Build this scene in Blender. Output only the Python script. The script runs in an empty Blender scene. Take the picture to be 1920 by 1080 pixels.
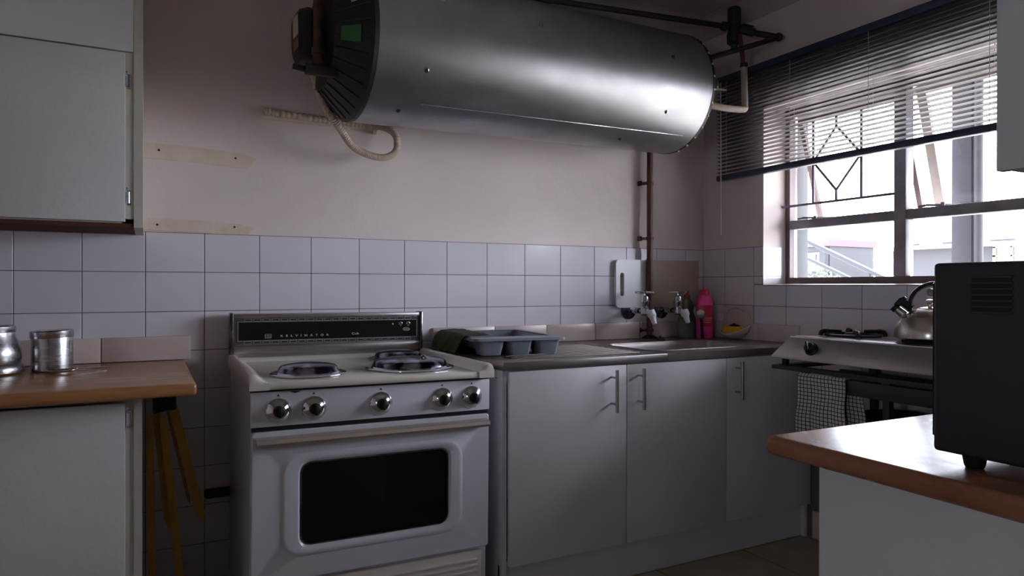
import bpy, bmesh, math, random
from mathutils import Vector, Matrix
random.seed(7)
S = bpy.context.scene
COL = S.collection
PI = math.pi

# ------------------------------------------------------------------ camera
F_PX = 1297.5
YAW, PITCH, ROLL = .4843, -.0025, .0011
CAM = Vector((-2.719, -2.894, 1.158))
fw = Vector((math.sin(YAW)*math.cos(PITCH), math.cos(YAW)*math.cos(PITCH), math.sin(PITCH)))
rt = Vector((math.cos(YAW), -math.sin(YAW), 0)); up = rt.cross(fw)
r2 = rt*math.cos(ROLL)+up*math.sin(ROLL); u2 = -rt*math.sin(ROLL)+up*math.cos(ROLL)
cd = bpy.data.cameras.new('camera'); cam = bpy.data.objects.new('camera', cd); COL.objects.link(cam)
cd.sensor_width = 36; cd.lens = F_PX/1920*36; cd.clip_start = .02; cd.clip_end = 200
m = Matrix.Identity(4)
for i, v in enumerate((r2, u2, -fw)):
    for k in range(3): m[k][i] = v[k]
m.translation = CAM
cam.matrix_world = m
S.camera = cam

# ------------------------------------------------------------------ light and exposure
SKY = 25.0
W = bpy.data.worlds.new('sky'); S.world = W; W.use_nodes = True
bg = W.node_tree.nodes['Background']; bg.inputs[0].default_value = (.86, .90, 1.0, 1); bg.inputs[1].default_value = SKY
def portal(name, loc, rot, sx, sy):
    l = bpy.data.lights.new(name, 'AREA'); l.shape = 'RECTANGLE'; l.size = sx; l.size_y = sy
    l.cycles.is_portal = True
    o = bpy.data.objects.new(name, l); COL.objects.link(o); o.location = loc; o.rotation_euler = rot
portal('window_light_portal', (.27, -1.36, 1.62), (0, PI/2, 0), .95, 1.95)
portal('side_window_light_portal', (-4.49, -3.4, 1.15), (0, -PI/2, 0), .5, .45)
sun = bpy.data.lights.new('sun', 'SUN'); sun.energy = 110; sun.angle = math.radians(.6); sun.color = (1, .96, .90)
so_ = bpy.data.objects.new('sun', sun); COL.objects.link(so_); so_.rotation_euler = (math.radians(-24), math.radians(14), 0); so_.location = (8, 0, 12)
S.view_settings.view_transform = 'Standard'; S.view_settings.look = 'None'
S.view_settings.gamma = 1; S.view_settings.use_curve_mapping = False
S.view_settings.exposure = 0.0
S.cycles.max_bounces = 10; S.cycles.diffuse_bounces = 6; S.cycles.transparent_max_bounces = 12
S.cycles.sample_clamp_indirect = 6
S.cycles.use_denoising = True

# ------------------------------------------------------------------ materials
def mat(name, col, rough=.5, metal=0., col2=None, nscale=8., bump=0., bscale=40., spec=.5, lo=.35, hi=.65, stretch=None, coat=0., rvar=0., trans=0., objrand=0., detail=3.):
    m = bpy.data.materials.new(name); m.use_nodes = True
    nt = m.node_tree; b = nt.nodes['Principled BSDF']
    b.inputs['Base Color'].default_value = (*col, 1); b.inputs['Roughness'].default_value = rough
    b.inputs['Metallic'].default_value = metal; b.inputs['Specular IOR Level'].default_value = spec
    b.inputs['Coat Weight'].default_value = coat; b.inputs['Transmission Weight'].default_value = trans
    tc = nt.nodes.new('ShaderNodeTexCoord'); vec = tc.outputs['Object']
    if stretch:
        mp = nt.nodes.new('ShaderNodeMapping'); mp.inputs['Scale'].default_value = stretch
        nt.links.new(vec, mp.inputs[0]); vec = mp.outputs[0]
    if col2 or rvar:
        n = nt.nodes.new('ShaderNodeTexNoise'); n.inputs['Scale'].default_value = nscale; n.inputs['Detail'].default_value = detail
        nt.links.new(vec, n.inputs['Vector'])
        r = nt.nodes.new('ShaderNodeMapRange'); r.inputs[1].default_value = lo; r.inputs[2].default_value = hi
        nt.links.new(n.outputs['Fac'], r.inputs[0])
        if col2:
            mx = nt.nodes.new('ShaderNodeMix'); mx.data_type = 'RGBA'
            mx.inputs[6].default_value = (*col, 1); mx.inputs[7].default_value = (*col2, 1)
            nt.links.new(r.outputs[0], mx.inputs[0]); nt.links.new(mx.outputs[2], b.inputs['Base Color'])
        if rvar:
            r3 = nt.nodes.new('ShaderNodeMapRange'); r3.inputs[3].default_value = rough-rvar; r3.inputs[4].default_value = rough+rvar
            nt.links.new(r.outputs[0], r3.inputs[0]); nt.links.new(r3.outputs[0], b.inputs['Roughness'])
    if objrand:
        oi = nt.nodes.new('ShaderNodeObjectInfo'); hv = nt.nodes.new('ShaderNodeHueSaturation')
        r4 = nt.nodes.new('ShaderNodeMapRange'); r4.inputs[3].default_value = 1-objrand; r4.inputs[4].default_value = 1+objrand
        nt.links.new(oi.outputs['Random'], r4.inputs[0]); nt.links.new(r4.outputs[0], hv.inputs['Value'])
        src = b.inputs['Base Color'].links[0].from_socket if b.inputs['Base Color'].links else None
        if src: nt.links.new(src, hv.inputs['Color'])
        else: hv.inputs['Color'].default_value = (*col, 1)
        nt.links.new(hv.outputs[0], b.inputs['Base Color'])
    if bump:
        n2 = nt.nodes.new('ShaderNodeTexNoise'); n2.inputs['Scale'].default_value = bscale; n2.inputs['Detail'].default_value = 4
        nt.links.new(vec, n2.inputs['Vector'])
        bp = nt.nodes.new('ShaderNodeBump'); bp.inputs['Strength'].default_value = bump; bp.inputs['Distance'].default_value = .01
        nt.links.new(n2.outputs['Fac'], bp.inputs['Height']); nt.links.new(bp.outputs[0], b.inputs['Normal'])
    return m

PLASTER = mat('cream_plaster', (.77, .68, .66), .75, col2=(.72, .625, .60), nscale=2.2, bump=.25, bscale=14)
PATCH = mat('filler_plaster', (.75, .635, .52), .8, col2=(.68, .57, .46), nscale=9, bump=.3, bscale=30)
CEIL = mat('ceiling_paint', (.50, .46, .42), .8, col2=(.44, .40, .36), nscale=3)
TILE = mat('white_glazed_tile', (.74, .70, .75), .16, objrand=.03, bump=.03, bscale=9, col2=(.71, .67, .72), nscale=5)
GROUT = mat('grey_grout', (.16, .13, .13), .9)
SKIRT = mat('cream_skirting_tile', (.64, .54, .50), .25, col2=(.58, .48, .44), nscale=6)
FLOORT = mat('olive_beige_floor_tile', (.36, .30, .21), .35, col2=(.29, .24, .165), nscale=5, objrand=.08)
DARKG = mat('dark_floor_grout', (.012, .01, .008), .9)
WHITEP = mat('white_cupboard_laminate', (.655, .65, .67), .42, col2=(.62, .61, .625), nscale=3, bump=.05, bscale=60)
LEFTP = mat('pale_painted_board', (.62, .635, .64), .5, col2=(.585, .60, .60), nscale=3, bump=.08, bscale=50)
CREAMP = mat('cream_painted_frame', (.60, .57, .50), .5, col2=(.52, .48, .41), nscale=5, bump=.1, bscale=30)
BROWNW = mat('dark_brown_board', (.13, .055, .045), .8, col2=(.10, .042, .034), nscale=6, spec=.1)
OAK = mat('brown_wood_laminate', (.40, .19, .075), .22, col2=(.31, .135, .05), nscale=5, stretch=(1, 9, 9), bump=.02, bscale=50, detail=5)
OAKP = mat('brown_wood_laminate_worn', (.30, .13, .07), .25, col2=(.22, .085, .045), nscale=5, stretch=(5, 2, 5), rvar=.05, spec=.2, detail=5)
ENAMEL = mat('white_enamel', (.66, .67, .735), .2, col2=(.64, .64, .69), nscale=3)
ENAMELY = mat('aged_cream_enamel', (.70, .64, .55), .16, col2=(.66, .62, .58), nscale=4)
BLACK = mat('black_plastic', (.009, .009, .010), .45, spec=.35)
BLACKM = mat('black_painted_steel', (.02, .019, .022), .42, bump=.05, bscale=80)
GAPSHADE = mat('black_gap_shade', (.006, .006, .01), .8)  # near-black fill standing for the shade inside gaps and vent slots
GLASSB = mat('dark_oven_glass', (.004, .004, .003), .08, spec=.35)
STEEL = mat('brushed_steel', (.55, .55, .57), .28, 1., col2=(.48, .47, .49), nscale=6, stretch=(1, 1, 14), rvar=.06)
BRUSHX = mat('brushed_aluminium', (.50, .47, .46), .35, 1., col2=(.40, .37, .37), nscale=6, stretch=(1, 12, 30), rvar=.06)
CHROME = mat('chrome', (.62, .62, .66), .1, 1.)
CHROMED = mat('dull_chrome', (.30, .29, .31), .25, 1., col2=(.12, .11, .12), nscale=30)
GALV = mat('galvanised_sheet', (.345, .345, .36), .37, .93, col2=(.27, .27, .28), nscale=4, rvar=.05, bump=.05, bscale=5)
SINKS = mat('stained_stainless_steel', (.28, .25, .245), .38, .9, col2=(.22, .19, .185), nscale=4, rvar=.07)
HOBS = mat('hob_stainless_steel', (.42, .39, .38), .33, .9, col2=(.34, .31, .30), nscale=4, rvar=.05)
KETS = mat('kettle_steel', (.55, .52, .49), .3, 1., col2=(.45, .40, .34), nscale=7, rvar=.06)
LIDM = mat('tarnished_chrome_cover', (.34, .32, .42), .2, 1., col2=(.02, .015, .035), nscale=15, lo=.42, hi=.53, detail=6)
STOVEALU = mat('yellowed_handle_trim', (.52, .42, .32), .35, .5, col2=(.46, .42, .40), nscale=5)
RUST = mat('rusty_brown_pipe', (.13, .045, .03), .55, .2, col2=(.07, .025, .02), nscale=22, stretch=(1, 1, .4))
COPPER = mat('dull_copper_pipe', (.11, .05, .03), .5, .4, col2=(.06, .03, .02), nscale=20)
DPIPE = mat('dark_pipe', (.035, .03, .026), .55, .2, col2=(.02, .018, .015), nscale=20)
REDP = mat('red_brown_pipe', (.16, .03, .03), .5)
LAG = mat('white_pipe_lagging', (.55, .47, .40), .7, col2=(.42, .33, .27), nscale=12)
BRASS = mat('old_brass', (.16, .11, .05), .4, .8)
WPL = mat('white_plastic', (.74, .75, .76), .35)
WPLW = mat('offwhite_plastic_conduit', (.62, .53, .42), .5)
BOARDB = mat('beige_board', (.42, .34, .27), .5, col2=(.38, .30, .25), nscale=4)
GREYP = mat('grey_blue_plastic', (.20, .22, .26), .35, col2=(.17, .19, .23), nscale=9)
CLOTHG = mat('dark_green_cloth', (.045, .05, .016), .95, col2=(.03, .034, .012), nscale=20, bump=.5, bscale=160)
PINK = mat('pink_plastic', (.72, .045, .25), .35)
PINKD = mat('crimson_plastic', (.50, .01, .07), .35)
GREENB = mat('green_liquid_bottle', (.20, .25, .15), .2, trans=.35)
LABELB = mat('pale_bottle_label', (.10, .13, .13), .5, col2=(.16, .17, .11), nscale=22)
REDCAP = mat('dark_red_plastic', (.20, .02, .02), .35)
YELLOW = mat('yellow_sponge', (.72, .42, .02), .9, bump=.4, bscale=90)
DSCOUR = mat('dark_scourer', (.03, .02, .03), .9)
CERAM = mat('offwhite_ceramic', (.62, .55, .50), .2)
YELLOWW = mat('yellow_painted_wood', (.50, .29, .03), .6, col2=(.36, .20, .02), nscale=12)
BLINDM = mat('dark_blind_slat', (.085, .075, .09), .45)
BLINDR = mat('navy_blind_rail', (.035, .045, .085), .4)
WOODF = mat('purple_brown_frame_paint', (.13, .085, .085), .5, col2=(.10, .065, .065), nscale=8)
FRAMEG = mat('grey_frame_paint', (.30, .28, .31), .5, col2=(.18, .17, .19), nscale=8)
SASHLIT = mat('beige_lit_sash', (.50, .45, .40), .5, col2=(.42, .37, .33), nscale=8)  # daylight on the further sashes put into the colour as beige
BARM = mat('iron_bar_paint', (.14, .10, .16), .5)
GREENS = mat('green_sticker', (.02, .14, .035), .5)
STICK = mat('cream_sticker', (.50, .47, .40), .5)
REDSTK = mat('red_sticker', (.25, .06, .04), .5)
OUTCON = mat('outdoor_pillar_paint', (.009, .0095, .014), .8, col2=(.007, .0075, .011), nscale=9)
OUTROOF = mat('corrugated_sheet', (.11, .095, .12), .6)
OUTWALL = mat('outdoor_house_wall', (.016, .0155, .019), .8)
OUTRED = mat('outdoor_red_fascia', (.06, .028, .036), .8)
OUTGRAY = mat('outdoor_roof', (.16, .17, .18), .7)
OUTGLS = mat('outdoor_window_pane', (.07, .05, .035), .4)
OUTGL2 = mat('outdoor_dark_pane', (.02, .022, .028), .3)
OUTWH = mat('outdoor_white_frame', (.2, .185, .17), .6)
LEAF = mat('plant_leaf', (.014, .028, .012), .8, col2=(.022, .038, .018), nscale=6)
GROUND = mat('pale_paving', (.42, .41, .39), .9, col2=(.36, .35, .33), nscale=2)
PRINT = mat('pale_print', (.42, .41, .40), .5)
PRINTD = mat('dark_print', (.03, .03, .05), .5)
HOLE = mat('dark_screw_hole', (.015, .01, .01), .8)

def glass_mat():
    m = bpy.data.materials.new('window_glass'); m.use_nodes = True; nt = m.node_tree
    for n in list(nt.nodes): nt.nodes.remove(n)
    o = nt.nodes.new('ShaderNodeOutputMaterial'); mx = nt.nodes.new('ShaderNodeMixShader')
    t = nt.nodes.new('ShaderNodeBsdfTransparent'); t.inputs[0].default_value = (.93, .94, .96, 1)
    g = nt.nodes.new('ShaderNodeBsdfGlossy'); g.inputs['Roughness'].default_value = .02
    fr = nt.nodes.new('ShaderNodeFresnel'); fr.inputs[0].default_value = 1.3
    nt.links.new(fr.outputs[0], mx.inputs[0]); nt.links.new(t.outputs[0], mx.inputs[1]); nt.links.new(g.outputs[0], mx.inputs[2])
    nt.links.new(mx.outputs[0], o.inputs[0]); return m
GLASS = glass_mat()

def towel_mat():
    m = bpy.data.materials.new('checked_cotton'); m.use_nodes = True; nt = m.node_tree; b = nt.nodes['Principled BSDF']
    b.inputs['Roughness'].default_value = .95
    uv = nt.nodes.new('ShaderNodeUVMap'); sp = nt.nodes.new('ShaderNodeSeparateXYZ'); nt.links.new(uv.outputs[0], sp.inputs[0])
    outs = []
    for k in range(2):
        fr = nt.nodes.new('ShaderNodeMath'); fr.operation = 'FRACT'; nt.links.new(sp.outputs[k], fr.inputs[0])
        lt = nt.nodes.new('ShaderNodeMath'); lt.operation = 'LESS_THAN'; lt.inputs[1].default_value = .2
        nt.links.new(fr.outputs[0], lt.inputs[0]); outs.append(lt)
    mxx = nt.nodes.new('ShaderNodeMath'); mxx.operation = 'MAXIMUM'
    nt.links.new(outs[0].outputs[0], mxx.inputs[0]); nt.links.new(outs[1].outputs[0], mxx.inputs[1])
    mix = nt.nodes.new('ShaderNodeMix'); mix.data_type = 'RGBA'
    mix.inputs[6].default_value = (.58, .54, .50, 1); mix.inputs[7].default_value = (.03, .03, .05, 1)
    nt.links.new(mxx.outputs[0], mix.inputs[0]); nt.links.new(mix.outputs[2], b.inputs['Base Color']); return m
TOWEL = towel_mat()

# ------------------------------------------------------------------ mesh helpers
class MB:
    def __init__(s): s.bm = bmesh.new()
    def box(s, x0, x1, y0, y1, z0, z1, bev=0., seg=2):
        t = bmesh.new(); bmesh.ops.create_cube(t, size=1)
        for v in t.verts: v.co = Vector(((x0+x1)/2+v.co.x*(x1-x0), (y0+y1)/2+v.co.y*(y1-y0), (z0+z1)/2+v.co.z*(z1-z0)))
        if bev: bmesh.ops.bevel(t, geom=t.edges[:], offset=bev, segments=seg, profile=.5, affect='EDGES')
        return s._m(t)
    def _m(s, t, M=None):
        if M: bmesh.ops.transform(t, matrix=M, verts=t.verts)
        me = bpy.data.meshes.new('t'); t.to_mesh(me); t.free(); s.bm.from_mesh(me); bpy.data.meshes.remove(me); return s
    def faces(s, vs, fs):
        v = [s.bm.verts.new(p) for p in vs]
        for f in fs:
            try: s.bm.faces.new([v[i] for i in f])
            except ValueError: pass
        return s
    def loft(s, rings, closed=True, cap=True, wrap=False):
        vs = [p for r in rings for p in r]; n = len(rings[0]); k = len(rings); fs = []
        for a in range(k if wrap else k-1):
            b = (a+1) % k
            for i in range(n if closed else n-1):
                j = (i+1) % n; fs.append((a*n+i, a*n+j, b*n+j, b*n+i))
        if cap and not wrap: fs += [tuple(range(n))[::-1], tuple(range((k-1)*n, k*n))]
        return s.faces(vs, fs)
    def tube(s, pts, r, n=12, cap=True):
        pts = [Vector(p) for p in pts]; rs = r if isinstance(r, (list, tuple)) else [r]*len(pts)
        t = (pts[1]-pts[0]).normalized(); a = t.orthogonal().normalized(); rings = []
        for i, p in enumerate(pts):
            if i == 0: d = pts[1]-pts[0]
            elif i == len(pts)-1: d = pts[-1]-pts[-2]
            else: d = (pts[i+1]-pts[i]).normalized()+(pts[i]-pts[i-1]).normalized()
            d.normalize(); a = (a-d*a.dot(d)).normalized(); b = d.cross(a)
            rings.append([p+(a*math.cos(2*PI*k/n)+b*math.sin(2*PI*k/n))*rs[i] for k in range(n)])
        return s.loft(rings, True, cap)
    def cyl(s, p0, p1, r, rb=None, n=24): return s.tube([p0, p1], [r, r if rb is None else rb], n)
    def lathe(s, prof, base=(0, 0, 0), axis=(0, 0, 1), n=32, cap=True):
        ax = Vector(axis).normalized(); a = ax.orthogonal().normalized(); b = ax.cross(a); base = Vector(base)
        rings = [[base+ax*h+(a*math.cos(2*PI*k/n)+b*math.sin(2*PI*k/n))*max(r, 1e-4) for k in range(n)] for r, h in prof]
        return s.loft(rings, True, cap)
    def prism(s, pts, off):   # pts: 3-D outline, extruded by off
        off = Vector(off); return s.loft([[Vector(p) for p in pts], [Vector(p)+off for p in pts]])
    def sphere(s, c, rx, ry=None, rz=None, n=16):
        t = bmesh.new(); bmesh.ops.create_uvsphere(t, u_segments=n, v_segments=n//2, radius=1)
        return s._m(t, Matrix.Translation(c) @ Matrix.Diagonal((rx, ry or rx, rz or rx, 1)))
    def xf(s, M): bmesh.ops.transform(s.bm, matrix=M, verts=s.bm.verts); return s

FR = {}
def setp(o, label=None, cat=None, group=None, kind=None):
    if label: o['label'] = label
    if cat: o['category'] = cat
    if group: o['group'] = group
    if kind: o['kind'] = kind
    return o
def obj(name, mb, material, parent=None, label=None, cat=None, group=None, kind=None, local=False, smooth=35):
    bm = mb.bm; bmesh.ops.recalc_face_normals(bm, faces=bm.faces[:])
    for f in bm.faces: f.smooth = True
    loc = Vector((0, 0, 0))
    if parent is not None and not local:
        bmesh.ops.transform(bm, matrix=FR[parent.name].inverted(), verts=bm.verts)
    elif parent is None:
        xs = [v.co for v in bm.verts]
        loc = Vector(((min(v.x for v in xs)+max(v.x for v in xs))/2, (min(v.y for v in xs)+max(v.y for v in xs))/2, min(v.z for v in xs)))
        bmesh.ops.translate(bm, vec=-loc, verts=bm.verts)
    me = bpy.data.meshes.new(name); bm.to_mesh(me); bm.free()
    if material: me.materials.append(material)
    me.set_sharp_from_angle(angle=math.radians(smooth))
    o = bpy.data.objects.new(name, me); COL.objects.link(o); o.location = loc
    if parent is not None: o.parent = parent; FR[o.name] = FR[parent.name]
    else: FR[o.name] = Matrix.Translation(loc)
    return setp(o, label, cat, group, kind)
def root(name, label, cat, loc, rot=(0, 0, 0), group=None):
    o = bpy.data.objects.new(name, None); COL.objects.link(o); o.location = loc; o.rotation_euler = rot; o.empty_display_size = .05
    from mathutils import Euler
    FR[o.name] = Matrix.Translation(loc) @ Euler(rot).to_matrix().to_4x4()
    return setp(o, label, cat, group)
def bx(*a, **k): return MB().box(*a, **k)
def struct(name, mb, m, parent=None, **k): return obj(name, mb, m, parent, kind=('structure' if parent is None else None), **k)
def rrect(cx, cy, w, h, r, n=5):
    pts = []
    for sx, sy, a0 in ((1, 1, 0), (-1, 1, 90), (-1, -1, 180), (1, -1, 270)):
        for k in range(n+1):
            a = math.radians(a0+90*k/n); pts.append((cx+sx*(w/2-r)+r*math.cos(a), cy+sy*(h/2-r)+r*math.sin(a)))
    return pts
def smoothpath(pts, n=8):
    P = [Vector(p) for p in pts]; out = []
    for i in range(len(P)-1):
        p0 = P[max(i-1, 0)]; p1 = P[i]; p2 = P[i+1]; p3 = P[min(i+2, len(P)-1)]
        for k in range(n):
            t = k/n; out.append(.5*((2*p1)+(-p0+p2)*t+(2*p0-5*p1+4*p2-p3)*t*t+(-p0+3*p1-3*p2+p3)*t**3))
    out.append(P[-1]); return out
def text(body, size, M, m, parent, name='lettering', ext=.0006, sp=1.0, bold=0.):
    c = bpy.data.curves.new('t', 'FONT'); c.body = body; c.size = size; c.extrude = ext; c.space_character = sp; c.offset = bold
    c.resolution_u = 2
    o = bpy.data.objects.new('t', c); COL.objects.link(o)
    dg = bpy.context.evaluated_depsgraph_get(); me = bpy.data.meshes.new_from_object(o.evaluated_get(dg))
    bpy.data.objects.remove(o); b = MB(); b.bm.from_mesh(me); bpy.data.meshes.remove(me); b.xf(M)
    return obj(name, b, m, parent, local=True)

# ------------------------------------------------------------------ room shell
XL, YR, ZC = -4.4, -4.8, 2.6
fl = struct('floor', bx(XL, .006, YR, .006, -.12, -.006), DARKG)
tm = None
xs = [-.40-.48*k for k in range(9)]
n = 0
tile_me = None
for i in range(10):
    for j in range(11):
        x1 = .08-.48*i; y1 = -.19-.48*j+.48
        a0, a1, b0, b1 = max(x1-.48, XL)+.004, min(x1, 0)-.004, max(y1-.48, YR)+.004, min(y1, 0)-.004
        if a1-a0 < .02 or b1-b0 < .02: continue
        full = abs(a1-a0-.472) < 1e-4 and abs(b1-b0-.472) < 1e-4
        if full and tile_me:
            o = bpy.data.objects.new('floor_tile', tile_me); COL.objects.link(o); o.parent = fl
            o.location = ((a0+a1)/2-fl.location.x, (b0+b1)/2-fl.location.y, -.003-fl.location.z); continue
        b = bx(-(a1-a0)/2, (a1-a0)/2, -(b1-b0)/2, (b1-b0)/2, -.003, .003, bev=.0012, seg=1)
        o = obj('floor_tile', b, FLOORT, fl, local=True); o.location = ((a0+a1)/2-fl.location.x, (b0+b1)/2-fl.location.y, -.003-fl.location.z)
        if full: tile_me = o.data

wb = struct('wall_back', bx(XL-.2, .25, .006, .25, -.12, ZC+.1), PLASTER)
wl = struct('wall_left', MB().box(XL-.2, XL, YR-.2, -3.6, -.12, ZC+.1).box(XL-.2, XL, -3.2, .006, -.12, ZC+.1).box(XL-.2, XL, -3.6, -3.2, -.12, .9).box(XL-.2, XL, -3.6, -3.2, 1.4, ZC+.1), PLASTER)
WY0, WY1, WZ0, WZ1 = -2.32, -.415, 1.169, 2.055   # window opening in the right wall
b = MB()
b.box(.006, .25, WY1, .006, -.12, ZC+.1); b.box(.006, .25, YR-.2, WY0, -.12, ZC+.1)
b.box(.006, .25, WY0, WY1, -.12, WZ0-.008); b.box(.006, .25, WY0, WY1, WZ1, ZC+.1)
wr = struct('wall_right', b, PLASTER)
wrr = struct('wall_rear', bx(XL, .006, YR-.2, YR, -.12, ZC+.1), PLASTER)
ceil = struct('ceiling', bx(XL-.2, .25, YR-.2, .25, ZC, ZC+.1), CEIL)
def cove(p0, p1, nrm):   # concave cornice
    p0, p1, nrm = Vector(p0), Vector(p1), Vector(nrm); r = .085; pr = []
    for k in range(9):
        a = PI/2*k/8; pr.append((r-r*math.cos(a), -r+r*math.sin(a)))
    pr = [(0, 0)]+[(0, -r-.006), (.006, -r-.006)]+[(max(x, .006), z) for x, z in pr][1:-1]+[(r+.006, -.006), (r+.006, 0)]
    return MB().loft([[p0+nrm*x+Vector((0, 0, z)) for x, z in pr], [p1+nrm*x+Vector((0, 0, z)) for x, z in pr]])
struct('trim_1', cove((XL, .006, ZC), (.006, .006, ZC), (0, -1, 0)), CEIL)
struct('trim_2', cove((.006, .006, ZC), (.006, YR, ZC), (-1, 0, 0)), CEIL)

# wall tiles: 0.2 x 0.148 m, front face at y=0 / x=0
TH = .1482; Z0 = 1.358
ga = obj('grout_bed', bx(XL, -.001, .0025, .0058, 0, Z0+.001), GROUT, wb)
gb = MB()
gb.box(.0025, .0058, WY1+.001, 0, 0, Z0+.001); gb.box(.0025, .0058, -3.2, WY1+.001, 0, WZ0-.004)
obj('grout_bed', gb, GROUT, wr)
cache = {}
def wtile(parent, wall, a0, a1, z0, z1):
    g = .0012; a0 += g; a1 -= g; z0 += g; z1 -= g
    if a1-a0 < .006 or z1-z0 < .006: return
    key = (wall, round(a1-a0, 4), round(z1-z0, 4)); P = FR[parent.name].translation
    c = Vector(((a0+a1)/2, .0015, (z0+z1)/2)) if wall == 'b' else Vector((.0015, (a0+a1)/2, (z0+z1)/2))
    if key not in cache:
        w, h = (a1-a0)/2, (z1-z0)/2
        b = bx(-w, w, -.0015, .0015, -h, h, bev=.001, seg=1) if wall == 'b' else bx(-.0015, .0015, -w, w, -h, h, bev=.001, seg=1)
        o = obj('tile', b, TILE, parent, local=True); cache[key] = o.data
    else:
        o = bpy.data.objects.new('tile', cache[key]); COL.objects.link(o); o.parent = parent
    o.location = c-P
for r in range(10):
    z1 = Z0-TH*r; z0 = max(z1-TH, 0)
    for c in range(-1, 19):
        x1 = -.1274-.2*c if c >= 0 else 0; x0 = -.1274-.2*(c+1) if c >= 0 else -.1274
        if z1 < .85 and x0 > -1.5: continue
        wtile(wb, 'b', max(x0, XL), min(x1, 0), z0, z1)
for r in range(10):
    z1 = Z0-TH*r; z0 = max(z1-TH, 0)
    for c in range(-1, 12):
        y1 = -.1596-.2*c if c >= 0 else 0; y0 = -.1596-.2*(c+1) if c >= 0 else -.1596
        if z1 < .85 and y1 > -.6: continue
        if r == 2 and c == 0: continue                      # soap dish sits here
        if y0 < WY1 and z1 > WZ0:
            if y1 > WY1:
                wtile(wr, 'r', WY1, y1, max(z0, WZ0), z1) if z0 < WZ0 else wtile(wr, 'r', WY1, y1, z0, z1)
            if z0 < WZ0: wtile(wr, 'r', y0, y1, z0, WZ0-.002)
        else: wtile(wr, 'r', y0, y1, z0, z1)
# glazed reveal tiles on the side of the window recess
rv = []
for z0, z1 in ((WZ0+.002, 1.2098), (1.2098, Z0)):
    obj('tile', bx(.002, .168, WY1-.003, WY1, z0+.001, z1-.001, bev=.0008, seg=1), TILE, wr)

# skirting tiles above the worktops
def skirt(name, wallobj, wall, cuts, z0, z1, th):
    for a, c in zip(cuts[:-1], cuts[1:]):
        lo, hi = min(a, c)+.001, max(a, c)-.001
        if wall == 'b': b = bx(lo, hi, -th, .0, z0, z1, bev=.003)
        else: b = bx(-th, .0, lo, hi, z0, z1, bev=.003)
        obj('skirting_tile', b, SKIRT, wallobj)
skirt('s', wb, 'b', [-1.60, -1.292, -1.013, -.73, -.448, -.17, -.012], .888, .972, .014)
skirt('s', wr, 'r', [-.012, -.16], .888, .972, .014)
skirt('s', wr, 'r', [-.366, -.398, -.645], .888, .972, .014)
skirt('s', wb, 'b', [-2.575, -2.867, -3.15, -3.43, -3.71, -4.0, -4.3], .883, .970, .028)

# plaster patches left by removed brackets, with screw holes
def patch(z0, z1, xr):
    pts = []
    for x, z in ((-2.735, z0), (-2.55, z0-.004), (xr-.02, z0-.012), (xr, (z0+z1)/2-.03), (xr+.02, (z0+z1)/2), (xr-.03, z1-.012), (-2.55, z1-.004), (-2.735, z1)):
        pts.append((x, .0062, z))
    return MB().prism(pts, (0, -.0035, 0))
p = obj('plaster_patch', patch(1.632, 1.690, -2.36), PATCH, wb)
for x, z in ((-2.683, 1.664), (-2.416, 1.657)): obj('screw_hole', MB().cyl((x, .003, z), (x, .0018, z), .0042, n=10), HOLE, p)
p = obj('plaster_patch', patch(1.366, 1.412, -2.37), PATCH, wb)
for x, z in ((-2.688, 1.386), (-2.42, 1.388)): obj('screw_hole', MB().cyl((x, .003, z), (x, .0018, z), .0042, n=10), HOLE, p)
struct('baseboard_right', bx(-.013, .002, -2.0, -.72, .0, .128, bev=.003), SKIRT)

# ------------------------------------------------------------------ window_1 in the right wall
FX = .18
w1 = struct('window_1', MB().box(FX-.02, FX+.02, WY0, WY1, WZ0+.002, WZ0+.034).box(FX-.02, FX+.02, WY0, WY1, WZ1-.04, WZ1)
            .box(FX-.02, FX+.02, WY1-.03, WY1-.004, WZ0+.034, WZ1-.04).box(FX-.02, FX+.02, WY0, WY0+.03, WZ0+.034, WZ1-.04), WOODF)
MUL = [-1.03, -1.66]
TZ = 1.468
for y in MUL: obj('mullion', bx(FX-.03, FX+.025, y-.028, y+.028, WZ0+.034, WZ1-.04, bev=.005), FRAMEG, w1)
cols = [(-.445, MUL[0]+.028), (MUL[0]-.028, MUL[1]+.028), (MUL[1]-.028, WY0+.03)]
for a, c in cols:
    obj('transom', bx(FX-.026, FX+.024, c, a, TZ-.022, TZ+.022, bev=.004), FRAMEG, w1)
    obj('pane', bx(FX+.004, FX+.008, c, a, WZ0+.034, TZ-.022), GLASS, w1)
# windowsill and outer ledge
struct('trim_3', MB().prism([(-.004, WY0, WZ0-.002), (.16, WY0, WZ0+.004), (.16, WY0, WZ0-.006), (.0, WY0, WZ0-.008)], (0, WY1-WY0, 0)), SKIRT)
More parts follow.
